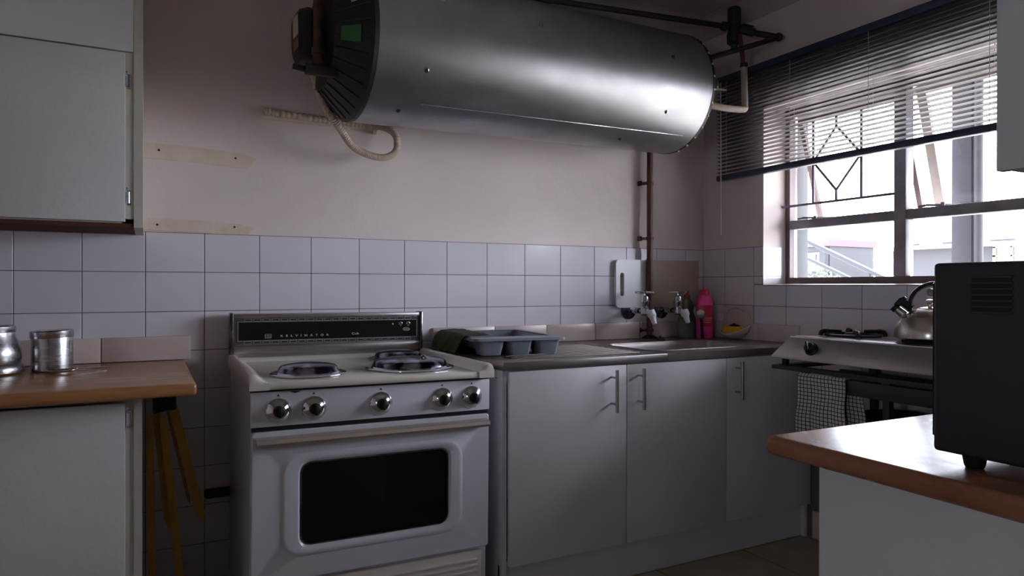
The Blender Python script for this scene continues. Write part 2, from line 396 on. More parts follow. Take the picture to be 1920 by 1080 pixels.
# three top-hung sashes pushed open outwards, each with a pane and a stay
for k, (a, c) in enumerate(cols):
    ang = math.radians((17, 16, 17)[k]); L = .562; sw = (.024, .040, .04)[k]
    hz = WZ1-.04; hx = FX+.03
    def sp_(y, l, o=0): return (hx+math.sin(ang)*l+math.cos(ang)*o, y, hz-math.cos(ang)*l+math.sin(ang)*o)
    sb = MB()
    for y0, y1, l0, l1 in ((a-.002-sw, a-.002, 0, L), (c+.002, c+.026, 0, L), (c+.026, a-.002-sw, 0, .024), (c+.026, a-.002-sw, L-.026, L)):
        sb.loft([[Vector(sp_(y0, l0)), Vector(sp_(y1, l0)), Vector(sp_(y1, l0, .02)), Vector(sp_(y0, l0, .02))],
                 [Vector(sp_(y0, l1)), Vector(sp_(y1, l1)), Vector(sp_(y1, l1, .02)), Vector(sp_(y0, l1, .02))]])
    so = obj('open_sash', sb, WOODF if k == 0 else SASHLIT, w1)
    obj('pane', MB().loft([[Vector(sp_(c+.026, .024, .008)), Vector(sp_(a-.026, .024, .008)), Vector(sp_(a-.026, .024, .012)), Vector(sp_(c+.026, .024, .012))],
                 [Vector(sp_(c+.026, L-.026, .008)), Vector(sp_(a-.026, L-.026, .008)), Vector(sp_(a-.026, L-.026, .012)), Vector(sp_(c+.026, L-.026, .012))]]), GLASS, so)
    ym = a-.09
    obj('stay_arm', MB().tube([(FX-.02, ym+.04, TZ+.028), (FX-.028, ym, TZ+.03), (FX+.02, ym-.06, TZ+.028), (FX+.12, ym-.1, TZ+.03)], .005, 8)
        .cyl((FX-.02, ym-.06, TZ+.02), (FX-.02, ym-.06, TZ+.036), .008, n=10), FRAMEG, w1)
# burglar bars with a diamond in the left opening light
bar = root('burglar_bars', 'thin iron burglar bars with a diamond motif inside the left window light', 'bars', (.14, -.72, 1.56))
def rod(p, q, name='bar'): return obj(name, MB().cyl(p, q, .0062, n=8), BARM, bar)
rod((.14, -.415, 1.561), (.14, -1.01, 1.561)); rod((.14, -.415, 1.963), (.14, -1.01, 1.963))
rod((.14, -.60, 1.561), (.14, -.60, 1.963)); rod((.14, -.856, 1.561), (.14, -.856, 1.963))
rod((.14, -.727, 1.561), (.14, -.727, 1.612)); rod((.14, -.727, 1.912), (.14, -.727, 1.963))
d = [(.14, -.727, 1.612), (.14, -.645, 1.762), (.14, -.727, 1.912), (.14, -.809, 1.762)]
d = [(.14, -.727, 1.612), (.14, -.60, 1.762), (.14, -.727, 1.912), (.14, -.856, 1.762)]
for i in range(4): rod(d[i], d[(i+1) % 4], 'diamond_bar')

# small side window on the left, behind the camera
w2 = struct('window_2', MB().box(XL-.12, XL-.08, -3.6, -3.2, .9, .93).box(XL-.12, XL-.08, -3.6, -3.2, 1.37, 1.4)
            .box(XL-.12, XL-.08, -3.6, -3.57, .93, 1.37).box(XL-.12, XL-.08, -3.23, -3.2, .93, 1.37), FRAMEG)
obj('pane', bx(XL-.102, XL-.098, -3.57, -3.23, .93, 1.37), GLASS, w2)

# ------------------------------------------------------------------ outside
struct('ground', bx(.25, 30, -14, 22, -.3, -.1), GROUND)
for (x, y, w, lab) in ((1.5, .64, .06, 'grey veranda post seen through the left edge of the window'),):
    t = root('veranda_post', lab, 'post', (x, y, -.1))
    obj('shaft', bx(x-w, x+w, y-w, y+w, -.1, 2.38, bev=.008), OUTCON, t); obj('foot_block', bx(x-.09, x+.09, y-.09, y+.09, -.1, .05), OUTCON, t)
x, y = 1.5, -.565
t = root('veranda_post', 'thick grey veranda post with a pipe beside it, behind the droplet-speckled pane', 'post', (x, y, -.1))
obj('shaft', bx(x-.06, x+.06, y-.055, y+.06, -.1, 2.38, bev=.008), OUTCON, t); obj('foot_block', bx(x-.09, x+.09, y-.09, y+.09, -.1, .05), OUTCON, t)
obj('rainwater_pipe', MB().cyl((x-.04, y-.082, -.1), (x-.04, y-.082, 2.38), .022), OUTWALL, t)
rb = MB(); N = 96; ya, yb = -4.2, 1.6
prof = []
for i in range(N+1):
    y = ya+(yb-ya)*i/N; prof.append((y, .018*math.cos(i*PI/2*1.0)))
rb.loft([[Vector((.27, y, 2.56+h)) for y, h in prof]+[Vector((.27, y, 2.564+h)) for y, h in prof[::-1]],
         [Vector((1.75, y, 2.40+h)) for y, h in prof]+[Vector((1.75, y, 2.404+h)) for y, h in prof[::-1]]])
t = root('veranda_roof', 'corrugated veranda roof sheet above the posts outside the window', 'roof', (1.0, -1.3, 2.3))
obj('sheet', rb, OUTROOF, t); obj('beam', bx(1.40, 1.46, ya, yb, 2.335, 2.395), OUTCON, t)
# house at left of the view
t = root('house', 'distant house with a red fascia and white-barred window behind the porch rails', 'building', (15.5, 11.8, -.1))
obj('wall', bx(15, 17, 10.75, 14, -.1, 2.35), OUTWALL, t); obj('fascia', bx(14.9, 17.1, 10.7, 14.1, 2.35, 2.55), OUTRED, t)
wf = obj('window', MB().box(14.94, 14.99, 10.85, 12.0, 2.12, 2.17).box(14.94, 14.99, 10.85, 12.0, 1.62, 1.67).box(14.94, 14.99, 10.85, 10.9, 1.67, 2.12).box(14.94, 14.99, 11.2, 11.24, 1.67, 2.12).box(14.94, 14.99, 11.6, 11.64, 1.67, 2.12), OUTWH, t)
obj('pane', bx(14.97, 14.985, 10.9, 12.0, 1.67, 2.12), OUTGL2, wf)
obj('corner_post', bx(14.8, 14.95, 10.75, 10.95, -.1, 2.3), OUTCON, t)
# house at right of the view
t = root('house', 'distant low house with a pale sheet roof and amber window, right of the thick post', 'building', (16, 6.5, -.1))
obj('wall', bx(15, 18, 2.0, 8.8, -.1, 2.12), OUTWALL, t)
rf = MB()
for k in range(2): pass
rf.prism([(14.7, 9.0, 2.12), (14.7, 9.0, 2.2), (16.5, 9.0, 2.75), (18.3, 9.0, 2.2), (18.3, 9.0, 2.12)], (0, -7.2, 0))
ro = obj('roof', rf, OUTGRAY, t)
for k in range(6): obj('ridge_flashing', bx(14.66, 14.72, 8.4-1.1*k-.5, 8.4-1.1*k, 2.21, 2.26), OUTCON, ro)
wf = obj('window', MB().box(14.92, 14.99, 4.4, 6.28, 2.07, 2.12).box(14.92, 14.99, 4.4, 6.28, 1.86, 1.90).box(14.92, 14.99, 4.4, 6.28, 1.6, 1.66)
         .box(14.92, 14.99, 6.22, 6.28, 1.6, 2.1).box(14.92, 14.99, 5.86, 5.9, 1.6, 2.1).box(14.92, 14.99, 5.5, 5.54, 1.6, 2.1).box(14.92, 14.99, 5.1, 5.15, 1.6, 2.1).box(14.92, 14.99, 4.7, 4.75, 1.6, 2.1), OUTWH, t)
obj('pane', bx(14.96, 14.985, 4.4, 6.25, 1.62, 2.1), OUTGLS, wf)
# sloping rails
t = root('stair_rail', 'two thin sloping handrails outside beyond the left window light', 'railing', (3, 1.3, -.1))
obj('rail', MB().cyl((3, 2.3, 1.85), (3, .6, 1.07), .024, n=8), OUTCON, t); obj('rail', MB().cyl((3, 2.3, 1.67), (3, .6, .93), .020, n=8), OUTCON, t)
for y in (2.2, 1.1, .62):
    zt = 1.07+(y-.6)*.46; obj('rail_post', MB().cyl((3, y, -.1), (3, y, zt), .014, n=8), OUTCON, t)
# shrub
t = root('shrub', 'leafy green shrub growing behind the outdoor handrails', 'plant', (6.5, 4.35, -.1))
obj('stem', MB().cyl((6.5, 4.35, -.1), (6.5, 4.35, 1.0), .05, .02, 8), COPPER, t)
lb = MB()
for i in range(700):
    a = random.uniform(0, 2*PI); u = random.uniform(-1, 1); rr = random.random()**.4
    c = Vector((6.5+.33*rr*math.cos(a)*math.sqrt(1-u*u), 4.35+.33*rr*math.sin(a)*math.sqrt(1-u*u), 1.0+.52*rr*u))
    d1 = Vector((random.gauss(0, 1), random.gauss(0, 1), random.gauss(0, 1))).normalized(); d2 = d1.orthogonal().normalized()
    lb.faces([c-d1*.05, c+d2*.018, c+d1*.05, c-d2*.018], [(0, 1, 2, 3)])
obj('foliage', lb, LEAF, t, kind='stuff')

# ------------------------------------------------------------------ venetian blind
BY0, BY1 = -2.36, -.155
bl = root('venetian_blind', 'dark slatted venetian blind half lowered over the window', 'blind', (-.045, -1.26, 1.71))
obj('head_rail', bx(-.062, -.02, BY0, BY1, 2.222, 2.256, bev=.003), BLINDR, bl)
obj('bottom_rail', bx(-.060, -.028, BY0, BY1, 1.712, 1.742, bev=.006), BLINDR, bl)
sl = None; ta = math.radians(9)
for k in range(24):
    z = 1.757+.0198*k
    if sl is None:
        b = MB(); pts = []
        for s_, off in ((1, .0), (-1, -.0014)):
            row = [(-.0125+.025*i/4) for i in range(5)]
            if s_ < 0: row = row[::-1]
            for x in row: pts.append((x, .0018*(1-(x/.0125)**2)+off))
        pts = [(x*math.cos(ta)+h*math.sin(ta), -x*math.sin(ta)+h*math.cos(ta)) for x, h in pts]
        b.loft([[Vector((x, (BY1-BY0)/2, h)) for x, h in pts], [Vector((x, -(BY1-BY0)/2, h)) for x, h in pts]])
        o = obj('slat', b, BLINDM, bl, local=True); sl = o.data
    else:
        o = bpy.data.objects.new('slat', sl); COL.objects.link(o); o.parent = bl
    o.location = (0, (BY0+BY1)/2+1.26, z-1.71)
for y in (-.23, -.63, -1.03, -1.5, -2.0):
    obj('ladder_cord', MB().cyl((-.061, y, 1.742), (-.061, y, 2.222), .0011, n=6).cyl((-.029, y, 1.742), (-.029, y, 2.222), .0011, n=6), WPL, bl)
obj('tilt_wand', MB().cyl((-.072, -.205, 1.43), (-.072, -.20, 2.22), .0035, n=8), WPL, bl)

# ------------------------------------------------------------------ geyser (water heater)
AX = Vector((1, .059, .025)).normalized(); GC = Vector((-1.5, -.344, 2.058)); GR = .279
GU = AX.cross(Vector((0, 1, 0))).normalized()*-1
if GU.z < 0: GU = -GU
GN = GU.cross(AX).normalized()
if GN.y > 0: GN = -GN          # towards the room
def gp(x, ang, r=GR):          # point on the tank: ang in degrees above horizontal, facing the room
    c = GC+AX*((x+1.5)/AX.x); a = math.radians(ang); return c+(GN*math.cos(a)+GU*math.sin(a))*r
XLg, XRg = -2.058, -.486
g = root('water_heater', 'long horizontal galvanised water heater hung high on the tiled back wall', 'water heater', tuple(gp(-1.27, -90)))
A0 = GC+AX*((XLg+1.5)/AX.x); LEN = (XRg-XLg)/AX.x
obj('jacket', MB().lathe([(GR-.004, 0), (GR, .004), (GR, LEN-.004), (GR-.004, LEN)], A0, AX, 96), GALV, g)
sm = MB(); sm.tube([gp(-1.86+.065*i, -56, GR+.0006) for i in range(21)], .0016, 6); obj('seam', sm, CHROME, g)
for x, a in ((-1.873, -29), (-1.93, -66), (-.731, -34), (-.882, -70), (-.723, 15), (-1.4, 20)):
    c = gp(x, a); nrm = (c-(GC+AX*((x+1.5)/AX.x))).normalized()
    obj('screw_boss', MB().lathe([(.009, 0), (.009, .002), (.005, .004), (.005, .007), (.001, .008)], c-nrm*.001, nrm, 12), CHROMED, g)
cap = obj('end_cap', MB().lathe([(GR+.001, .004), (GR+.002, -.012), (GR-.012, -.024), (.175, -.115), (.15, -.118), (.0, -.119)], A0, AX, 64), BLACK, g, label='black plastic end cap with ribs')
for k in range(30):
    a = 12*k; p0 = gp(XLg-.022, a, GR-.010); p1 = gp(XLg-.113, a, .178)
    obj('rib', MB().cyl(p0, p1, .0035, n=6), BLACK, cap)
obj('end_cap', MB().lathe([(GR+.001, LEN-.004), (GR+.002, LEN+.01), (.2, LEN+.03), (.0, LEN+.035)], A0, AX, 64), BLACK, g)
for a in range(-80, 60, 12): 
    c = gp(XRg+.004, a, GR+.002); obj('rim_clip', MB().sphere(c, .006, .004, .006, 8), WPLW, g)
# terminal cover on the left cap
TC0 = GC+AX*((XLg-.115+1.5)/AX.x)
tb = MB(); rings = []
for l, s_ in ((0, 1), (.05, 1), (.075, .9), (.086, .7)):
    rings.append([TC0-AX*l+GN*(px*s_)+GU*(pz*s_) for px, pz in rrect(-.02, 0, .15, .2, .05, 5)])
tb.loft(rings); tcv = obj('terminal_cover', tb, BLACK, g)
sb = MB().prism([TC0-AX*.0865+GN*px+GU*pz for px, pz in rrect(.0, .03, .07, .07, .006, 2)], -AX*.001); obj('label_sticker', sb, STICK, tcv, label='white label sticker')
sb = MB().prism([TC0-AX*.0865+GN*px+GU*pz for px, pz in rrect(.0, -.035, .07, .035, .006, 2)], -AX*.001); obj('label_sticker', sb, REDSTK, tcv, label='red label sticker')
def capsticker(r0, r1, a0, a1, m, lab):
    # a flat sticker lying on the sloping face of the cap
    def P(r, a):
        l = .024+(GR-.012-r)/(GR-.012-.175)*.091; return gp(XLg-l*AX.x-.0055, a, r+.003)
    pts = [P(r0, a0), P(r1, a0), P(r1, (a0+a1)/2), P(r1, a1), P(r0, a1), P(r0, (a0+a1)/2)]
    return obj('label_sticker', MB().prism(pts, -AX*.001), m, cap, label=lab)
capsticker(.195, .247, -17, -4, GREENS, 'green rectangular sticker')
capsticker(.225, .262, 16, 25, STICK, 'pale round sticker')
# paper label on top of the jacket
lbp = MB(); 
lbp.loft([[gp(-2.0+.2*i, a, GR+.0008) for a in (24, 28, 32, 36, 40, 44)]+[gp(-2.0+.2*i, a, GR+.0016) for a in (44, 40, 36, 32, 28, 24)] for i in range(2)])
st = obj('rating_label', lbp, STICK, g, label='cream rating label')
c = gp(-1.84, 29, GR+.0016); obj('printed_oval', MB().loft([[gp(-1.84+.02*math.cos(t), 29+2.2*math.sin(t), GR+.0018) for t in [2*PI*i/16 for i in range(16)]], [gp(-1.84+.02*math.cos(t), 29+2.2*math.sin(t), GR+.0024) for t in [2*PI*i/16 for i in range(16)]]]), PRINTD, st)
for x in (-1.7, -.85):   # wall brackets
    obj('wall_bracket', MB().box(x-.025, x+.025, -.10, .004, 2.30, 2.33).box(x-.025, x+.025, -.012, .004, 1.95, 2.33), DPIPE, g)
# brackets and port on the left
obj('outlet_port', MB().tube([(-2.19, -.485, 1.90), (-2.15, -.475, 1.90), (-2.09, -.445, 1.90)], .019, 14).cyl((-2.125, -.46, 1.90), (-2.11, -.453, 1.90), .032, n=6), BRASS, g)

# pipes round the heater
t = root('overhead_pipe', 'long dark horizontal supply pipe running under the ceiling above the heater', 'pipe', (-1.2, -.32, 2.38))
obj('pipe_run', MB().tube([(-.20, -.42, 2.414), (-1.18, -.30, 2.404), (-2.19, -.17, 2.40)], .013, 12), DPIPE, t)
obj('pipe_run', MB().tube([(-1.15, -.303, 2.404), (-1.27, -.31, 2.355)], .009, 10), DPIPE, t)
obj('union_nut', MB().cyl((-.27, -.411, 2.413), (-.245, -.414, 2.413), .022, n=6), DPIPE, t)
t = root('pressure_valve', 'dark upright pressure valve near the ceiling corner by the blind', 'valve', (-.2, -.42, 2.31))
obj('body', MB().lathe([(.02, 2.33), (.034, 2.34), (.036, 2.38), (.03, 2.40), (.03, 2.44), (.032, 2.45), (.032, 2.505), (.024, 2.512)], (-.2, -.42, 0), (0, 0, 1), 20), DPIPE, t)
obj('drain_tip', MB().lathe([(.012, 2.295), (.016, 2.30), (.017, 2.34)], (-.2, -.42, 0), (0, 0, 1), 16), BLINDR, t, label='blue black tip')
obj('test_lever', MB().box(-.19, -.12, -.47, -.455, 2.415, 2.421).cyl((-.18, -.45, 2.40), (-.18, -.45, 2.42), .012), DPIPE, t)
obj('side_union', MB().cyl((-.18, -.445, 2.40), (-.14, -.49, 2.378), .021, n=8), DPIPE, t)
t = root('return_pipe', 'dark bent pipe from the valve out towards the blind and back to the heater', 'pipe', (-.15, -.55, 2.2))
obj('pipe_run', MB().tube([(-.17, -.455, 2.392), (-.07, -.565, 2.345)], .014, 12), DPIPE, t)
obj('pipe_run', MB().tube([(-.07, -.572, 2.34), (-.45, -.46, 2.205), (-.47, -.45, 2.2)], .0125, 12), DPIPE, t)
obj('elbow', MB().sphere((-.066, -.570, 2.343), .021, n=12), DPIPE, t)
t = root('lagged_pipe', 'vertical red-brown pipe with a white lagged lower half beside the blind', 'pipe', (-.2, -.48, 1.97))
obj('pipe_run', MB().cyl((-.2, -.455, 2.37), (-.2, -.482, 2.20), .0105), REDP, t, label='bare red-brown upper length')
obj('lagging', MB().tube(smoothpath([(-.2, -.482, 2.215), (-.2, -.488, 2.03), (-.205, -.492, 2.005), (-.235, -.50, 1.995), (-.33, -.50, 1.99), (-.45, -.49, 1.995)], 5), .0155, 12), LAG, t, label='stained white lagging')
obj('collar', MB().cyl((-.2, -.481, 2.205), (-.2, -.483, 2.225), .018), DPIPE, t)
t = root('isolating_valve', 'small black valve with a white lever at the right end of the heater', 'valve', (-.42, -.50, 2.04))
obj('body', MB().lathe([(.014, 0), (.022, .01), (.026, .03), (.02, .05), (.012, .055)], (-.43, -.52, 2.05), (0, 0, 1), 14).cyl((-.46, -.46, 2.07), (-.43, -.52, 2.07), .012), BLACK, t)
obj('lever', MB().cyl((-.45, -.53, 2.055), (-.395, -.565, 2.050), .004, n=8), WPL, t, label='white lever')

t = root('riser_pipe', 'brown vertical pipe in front of the black left end of the heater', 'pipe', (-2.201, -.475, 1.88))
obj('pipe_run', MB().cyl((-2.201, -.475, 1.90), (-2.201, -.475, ZC), .016), COPPER, t)
obj('collar', MB().cyl((-2.201, -.475, 1.955), (-2.201, -.475, 1.975), .022), COPPER, t); obj('collar', MB().cyl((-2.201, -.475, 1.915), (-2.201, -.475, 1.93), .023), COPPER, t)
obj('tee_fitting', MB().cyl((-2.245, -.485, 1.897), (-2.135, -.49, 1.897), .020), DPIPE, t)
obj('handle', MB().cyl((-2.285, -.475, 1.902), (-2.235, -.475, 1.897), .010), DPIPE, t)

# flexible conduit: along the wall, then a loop up to the heater
path = smoothpath([(-2.31, -.010, 1.850), (-2.10, -.014, 1.842), (-1.90, -.018, 1.836), (-1.835, -.05, 1.828), (-1.795, -.085, 1.79), (-1.80, -.10, 1.725), (-1.85, -.12, 1.690), (-1.92, -.14, 1.688), (-2.00, -.17, 1.712), (-2.07, -.22, 1.775), (-2.13, -.255, 1.84), (-2.168, -.295, 1.90), (-2.195, -.34, 1.955)], 34)
b = MB(); b.tube(path, [.0122+.0024*(1 if i % 3 else -1) for i in range(len(path))], 10)
t = root('flexible_conduit', 'ribbed cream flexible conduit looping below the left end of the heater', 'conduit', (-2.0, -.1, 1.68))
obj('ribbed_sleeve', b, WPLW, t, smooth=60)
obj('saddle_clip', MB().box(-1.875, -1.855, -.034, .003, 1.820, 1.852, bev=.003).box(-1.872, -1.858, -.02, .003, 1.806, 1.822), WPLW, t)
obj('wall_strip', bx(-2.32, -1.86, -.004, .004, 1.822, 1.836, bev=.001), PATCH, t)

# rusty downpipe at the back wall
t = root('rusty_downpipe', 'rusty brown vertical pipe down the back wall behind the taps', 'pipe', (-.412, -.045, .888))
obj('pipe_run', MB().cyl((-.412, -.045, .888), (-.412, -.045, 1.93), .0155), RUST, t)
for z in (1.407, 1.695, .93): obj('pipe_clip', MB().cyl((-.412, -.045, z-.008), (-.412, -.045, z+.008), .0205).box(-.445, -.41, -.045, .006, z-.005, z+.005).box(-.452, -.442, -.02, .006, z-.012, z+.012), RUST, t)
obj('floor_flange', MB().lathe([(.04, .888), (.038, .895), (.02, .905)], (-.412, -.045, 0), (0, 0, 1), 18), DPIPE, t)

# ------------------------------------------------------------------ taps
def tap(x, lab):
    t = root('tap', lab, 'tap', (x, -.08, .975), group='taps over the sink')
    obj('wall_flange', MB().lathe([(.048, 0), (.048, .004), (.036, .010), (.016, .0125)], (x, -.001, 1.036), (0, -1, 0), 24), CHROMED, t)
    obj('body', MB().cyl((x, -.012, 1.034), (x, -.13, 1.034), .0105).cyl((x, -.03, 1.034), (x, -.07, 1.034), .0145).lathe([(.014, 1.012), (.022, 1.020), (.023, 1.05), (.019, 1.056), (.021, 1.06), (.021, 1.072), (.0235, 1.077), (.0235, 1.084), (.020, 1.088), (.017, 1.106), (.010, 1.112)], (x, -.135, 0), (0, 0, 1), 20)
        .tube(smoothpath([(x, -.135, 1.032), (x+.002, -.165, 1.034), (x+.003, -.185, 1.02)], 5), .0105, 12), CHROME, t)
    h = obj('cross_handle', MB().lathe([(.006, 1.110), (.006, 1.122), (.010, 1.124), (.011, 1.132), (.006, 1.138), (.001, 1.139)], (x, -.135, 0), (0, 0, 1), 16)
            .tube([(x-.062, -.135, 1.1285), (x-.056, -.135, 1.1285), (x+.056, -.135, 1.1285), (x+.062, -.135, 1.1285)], [.003, .0055, .0055, .003], 10)
            .tube([(x, -.190, 1.1285), (x, -.080, 1.1285)], .0045, 10), CHROME, t)
    obj('spout_nozzle', MB().tube([(x, -.178, 1.034), (x+.002, -.190, 1.012), (x+.002, -.193, 1.004), (x+.004, -.207, .972)], [.022, .0215, .015, .011], 18), WPL, t, label='white plastic spout nozzle')
    obj('gasket', MB().cyl((x, -.085, 1.034), (x, -.10, 1.034), .014, n=6), BLACK, t)
tap(-.515, 'chrome bib tap with white nozzle left of the rusty pipe')
tap(-.300, 'chrome bib tap with white nozzle right of the rusty pipe')

# boards standing on the tap inlets
b = MB(); ob = rrect(-.515, 1.172, .19, .247, .022, 6); ib = rrect(-.572, 1.168, .026, .12, .0125, 6)
f_, k_ = -.0235, -.0145
b.loft([[Vector((x, f_, z)) for x, z in ib], [Vector((x, f_, z)) for x, z in ob], [Vector((x, k_, z)) for x, z in ob], [Vector((x, k_, z)) for x, z in ib]], True, False, True)
obj('chopping_board', b, WPL, None, 'white plastic chopping board with a slot handle propped above the left tap', 'board')
obj('chopping_board', bx(-.418+.02, -.055, -.022, -.0145, 1.048, 1.296, bev=.002), BOARDB, None, 'plain beige board propped against the tiles above the right tap', 'board')

# ------------------------------------------------------------------ sink unit
SX = [-1.58, -1.0605, -.5325, -.006]
t = root('sink_cabinet', 'white three-door kitchen base cabinet under the steel sink top', 'cabinet', (-.8, -.36, 0))
obj('side_panel', bx(-1.597, -1.581, -.690, -.02, .0, .856), WHITEP, t)
obj('side_panel', bx(-.026, -.008, -.690, -.02, .0, .856), WHITEP, t)
obj('base_panel', bx(-1.581, -.026, -.690, -.02, .152, .168), WHITEP, t)
obj('back_panel', bx(-1.581, -.026, -.032, -.02, .168, .856), WHITEP, t)
obj('front_rail', bx(-1.581, -.026, -.690, -.672, .815, .856), WHITEP, t)
obj('toe_kick', bx(-1.597, -.004, -.668, -.652, .0, .150), WHITEP, t)
for i in range(3):
    a, c = SX[i]+.002, SX[i+1]-.002
    dr = obj('door', bx(a, c, -.708, -.691, .153, .852, bev=.0015), WHITEP, t)
    hx = (-1.134, -1.004, -.479)[i]
    obj('handle', MB().cyl((hx, -.745, .676), (hx, -.745, .838), .0068).cyl((hx, -.708, .706), (hx, -.745, .706), .0045).cyl((hx, -.708, .808), (hx, -.745, .808), .0045), BRUSHX, dr)
obj('screw_hole', MB().cyl((-1.5975, -.64, .825), (-1.5985, -.64, .825), .003, n=8), HOLE, t)

t = root('sink_worktop', 'brown-stained stainless steel sink top with basin and drainer ridges', 'sink', (-.8, -.36, .857))
BX0, BX1, BY_0, BY_1 = -.86, -.26, -.625, -.265
b = MB(); zt = .887
o4 = [(-1.606, -.714), (-.003, -.714), (-.003, -.006), (-1.606, -.006)]
rr = rrect((BX0+BX1)/2, (BY_0+BY_1)/2, BX1-BX0, BY_1-BY_0, .07, 6)
N4 = len(rr)
def outerpt(i):   # project onto the outer rectangle by angle
    cx, cy = (BX0+BX1)/2, (BY_0+BY_1)/2; x, y = rr[i]; dx, dy = x-cx, y-cy
    ts = []
    if dx > 1e-9: ts.append((-.003-cx)/dx)
    if dx < -1e-9: ts.append((-1.606-cx)/dx)
    if dy > 1e-9: ts.append((-.006-cy)/dy)
    if dy < -1e-9: ts.append((-.714-cy)/dy)
    k = min(ts); return (cx+dx*k, cy+dy*k)
# flat top made from strips so the corners stay square
b.box(-1.606, BX0, -.714, -.006, .857, zt, bev=.002); b.box(BX1, -.003, -.714, -.006, .857, zt, bev=.002)
b.box(BX0, BX1, -.714, BY_0, .857, zt, bev=.0); b.box(BX0, BX1, BY_1, -.006, .857, zt, bev=.0)
for cx, cy, sx, sy in ((BX0, BY_0, 1, 1), (BX1, BY_0, -1, 1), (BX0, BY_1, 1, -1), (BX1, BY_1, -1, -1)):
    pts = [(cx, cy)]+[(cx+sx*(.07-.07*math.sin(a)), cy+sy*(.07-.07*math.cos(a))) for a in [PI/2*k/6 for k in range(7)]]
    b.prism([(x, y, .857) for x, y in pts], (0, 0, zt-.857))
obj('deck', b, SINKS, t)
rim = [Vector((x, y, zt+.0015)) for x, y in rrect((BX0+BX1)/2, (BY_0+BY_1)/2, BX1-BX0+.008, BY_1-BY_0+.008, .074, 8)]
b = MB(); b.tube(rim+[rim[0]], .004, 8, cap=False); obj('basin_rim', b, SINKS, t)
b = MB(); rings = []
for s_, z in ((0, zt-.001), (.006, zt-.02), (.012, zt-.10), (.03, zt-.145), (.07, zt-.155)):
    rings.append([Vector((x, y, z)) for x, y in rrect((BX0+BX1)/2, (BY_0+BY_1)/2, BX1-BX0-2*s_, BY_1-BY_0-2*s_, .07, 6)])
for s_, z in ((.07, zt-.158), (.028, zt-.149), (.009, zt-.10), (.003, zt-.02), (-.002, zt-.004)):
    rings.append([Vector((x, y, z)) for x, y in rrect((BX0+BX1)/2, (BY_0+BY_1)/2, BX1-BX0-2*s_, BY_1-BY_0-2*s_, .07, 6)])
b.faces(rings[4], [tuple(range(len(rings[4])))])
b.loft(rings[:5], True, False); b.loft(rings[5:], True, False); obj('basin', b, SINKS, t)
obj('drain', MB().lathe([(.04, 0), (.038, .003), (.02, .0), (.001, .0)], ((BX0+BX1)/2, (BY_0+BY_1)/2, zt-.1545), (0, 0, 1), 20), CHROME, t)
for k in range(9):
    y = -.62+.05*k
    obj('drainer_ridge', MB().tube([(-1.5, y, zt-.001), (-1.47, y, zt+.001), (-.97, y, zt+.001), (-.93, y, zt-.001)], .0035, 8), SINKS, t)

# ------------------------------------------------------------------ dish tray and cloth
TR = (-1.40, -.285, .8905)
t = root('drying_tray', 'grey-blue plastic dish drying tray with three deep pockets on the sink drainer', 'tray', TR, (0, 0, math.radians(-7)))
def frus(mb, cx, cy, w0, h0, z0, w1, h1, z1, th=.003, r0=.012, r1=.016, openb=False):
    R = []
    for w, h, z, r in ((w0-2*th, h0-2*th, z0+th, r0), (w1-2*th, h1-2*th, z1, r1)): R.append([Vector((x, y, z)) for x, y in rrect(cx, cy, w, h, r, 4)])
    R2 = []
    for w, h, z, r in ((w1, h1, z1, r1), (w0, h0, z0, r0)): R2.append([Vector((x, y, z)) for x, y in rrect(cx, cy, w, h, r, 4)])
    rings = R+R2; mb.loft(rings, True, True)
b = MB(); frus(b, 0, .055, .30, .36, .018, .345, .40, .062); obj('tray_bowl', b, GREYP, t, local=True)
for k in (-1, 0, 1):
    b = MB(); frus(b, k*.118, -.185, .078, .085, .0, .104, .105, .058); obj('cutlery_pocket', b, GREYP, t, local=True)
# flange with rounded lip
b = MB(); ow = rrect(0, .015, .385, .52, .03, 5)
i1 = rrect(0, .055, .335, .39, .02, 5)
b.loft([[Vector((x, y, .062)) for x, y in i1], [Vector((x, y, .066)) for x, y in i1], [Vector((x, y, .066)) for x, y in ow], [Vector((x*1.02, y*1.02, .056)) for x, y in ow], [Vector((x*1.01, y*1.01, .056)) for x, y in ow], [Vector((x, y, .062)) for x, y in ow]], True, False, True)
obj('rim_flange', b, GREYP, t, local=True)
for x, y in ((-.13, .2), (.13, .2)): obj('foot', MB().box(x-.012, x+.012, y-.012, y+.012, 0, .02), GREYP, t, local=True)
# cloth folded over the left end
b = MB(); rows = []
NU, NV = 16, 26
for i in range(NU+1):
    row = []
    for j in range(NV+1):
        s_ = -.10+.20*j/NV*1.0       # along the drape: negative lies on the flange, positive hangs outside
        y = .225-.36*i/NU
        if s_ < 0: x, z = -.2-s_*1.0, .070
        elif s_ < .012: a = s_/.012*PI/2; x, z = -.2-.010*math.sin(a), .060+.010*math.cos(a)
        else: x, z = -.211-(s_-.012)*.30, .060-(s_-.012)*.70
        wv = .004*math.sin(i*1.1+j*.25)+.003*math.sin(i*.5+1+j*.15)
        if s_ >= .012: x -= abs(wv)*1.6+.002; y -= (s_)*.12
        else: z += abs(wv)*.7
        z += .01*max(0, (i/NU-.6))*(-2 if s_ > .01 else 0)
        row.append(Vector((x, y, max(z, .001))))
    rows.append(row)
vs = [p for r_ in rows for p in r_]; fs = [(i*(NV+1)+j, i*(NV+1)+j+1, (i+1)*(NV+1)+j+1, (i+1)*(NV+1)+j) for i in range(NU) for j in range(NV)]
b.faces(vs, fs); b.xf(FR[t.name])
o = obj('dishcloth', b, CLOTHG, None, 'dark green cloth draped over the left end of the drying tray', 'cloth', smooth=180)
md = o.modifiers.new('thick', 'SOLIDIFY'); md.thickness = .004; md.offset = 1

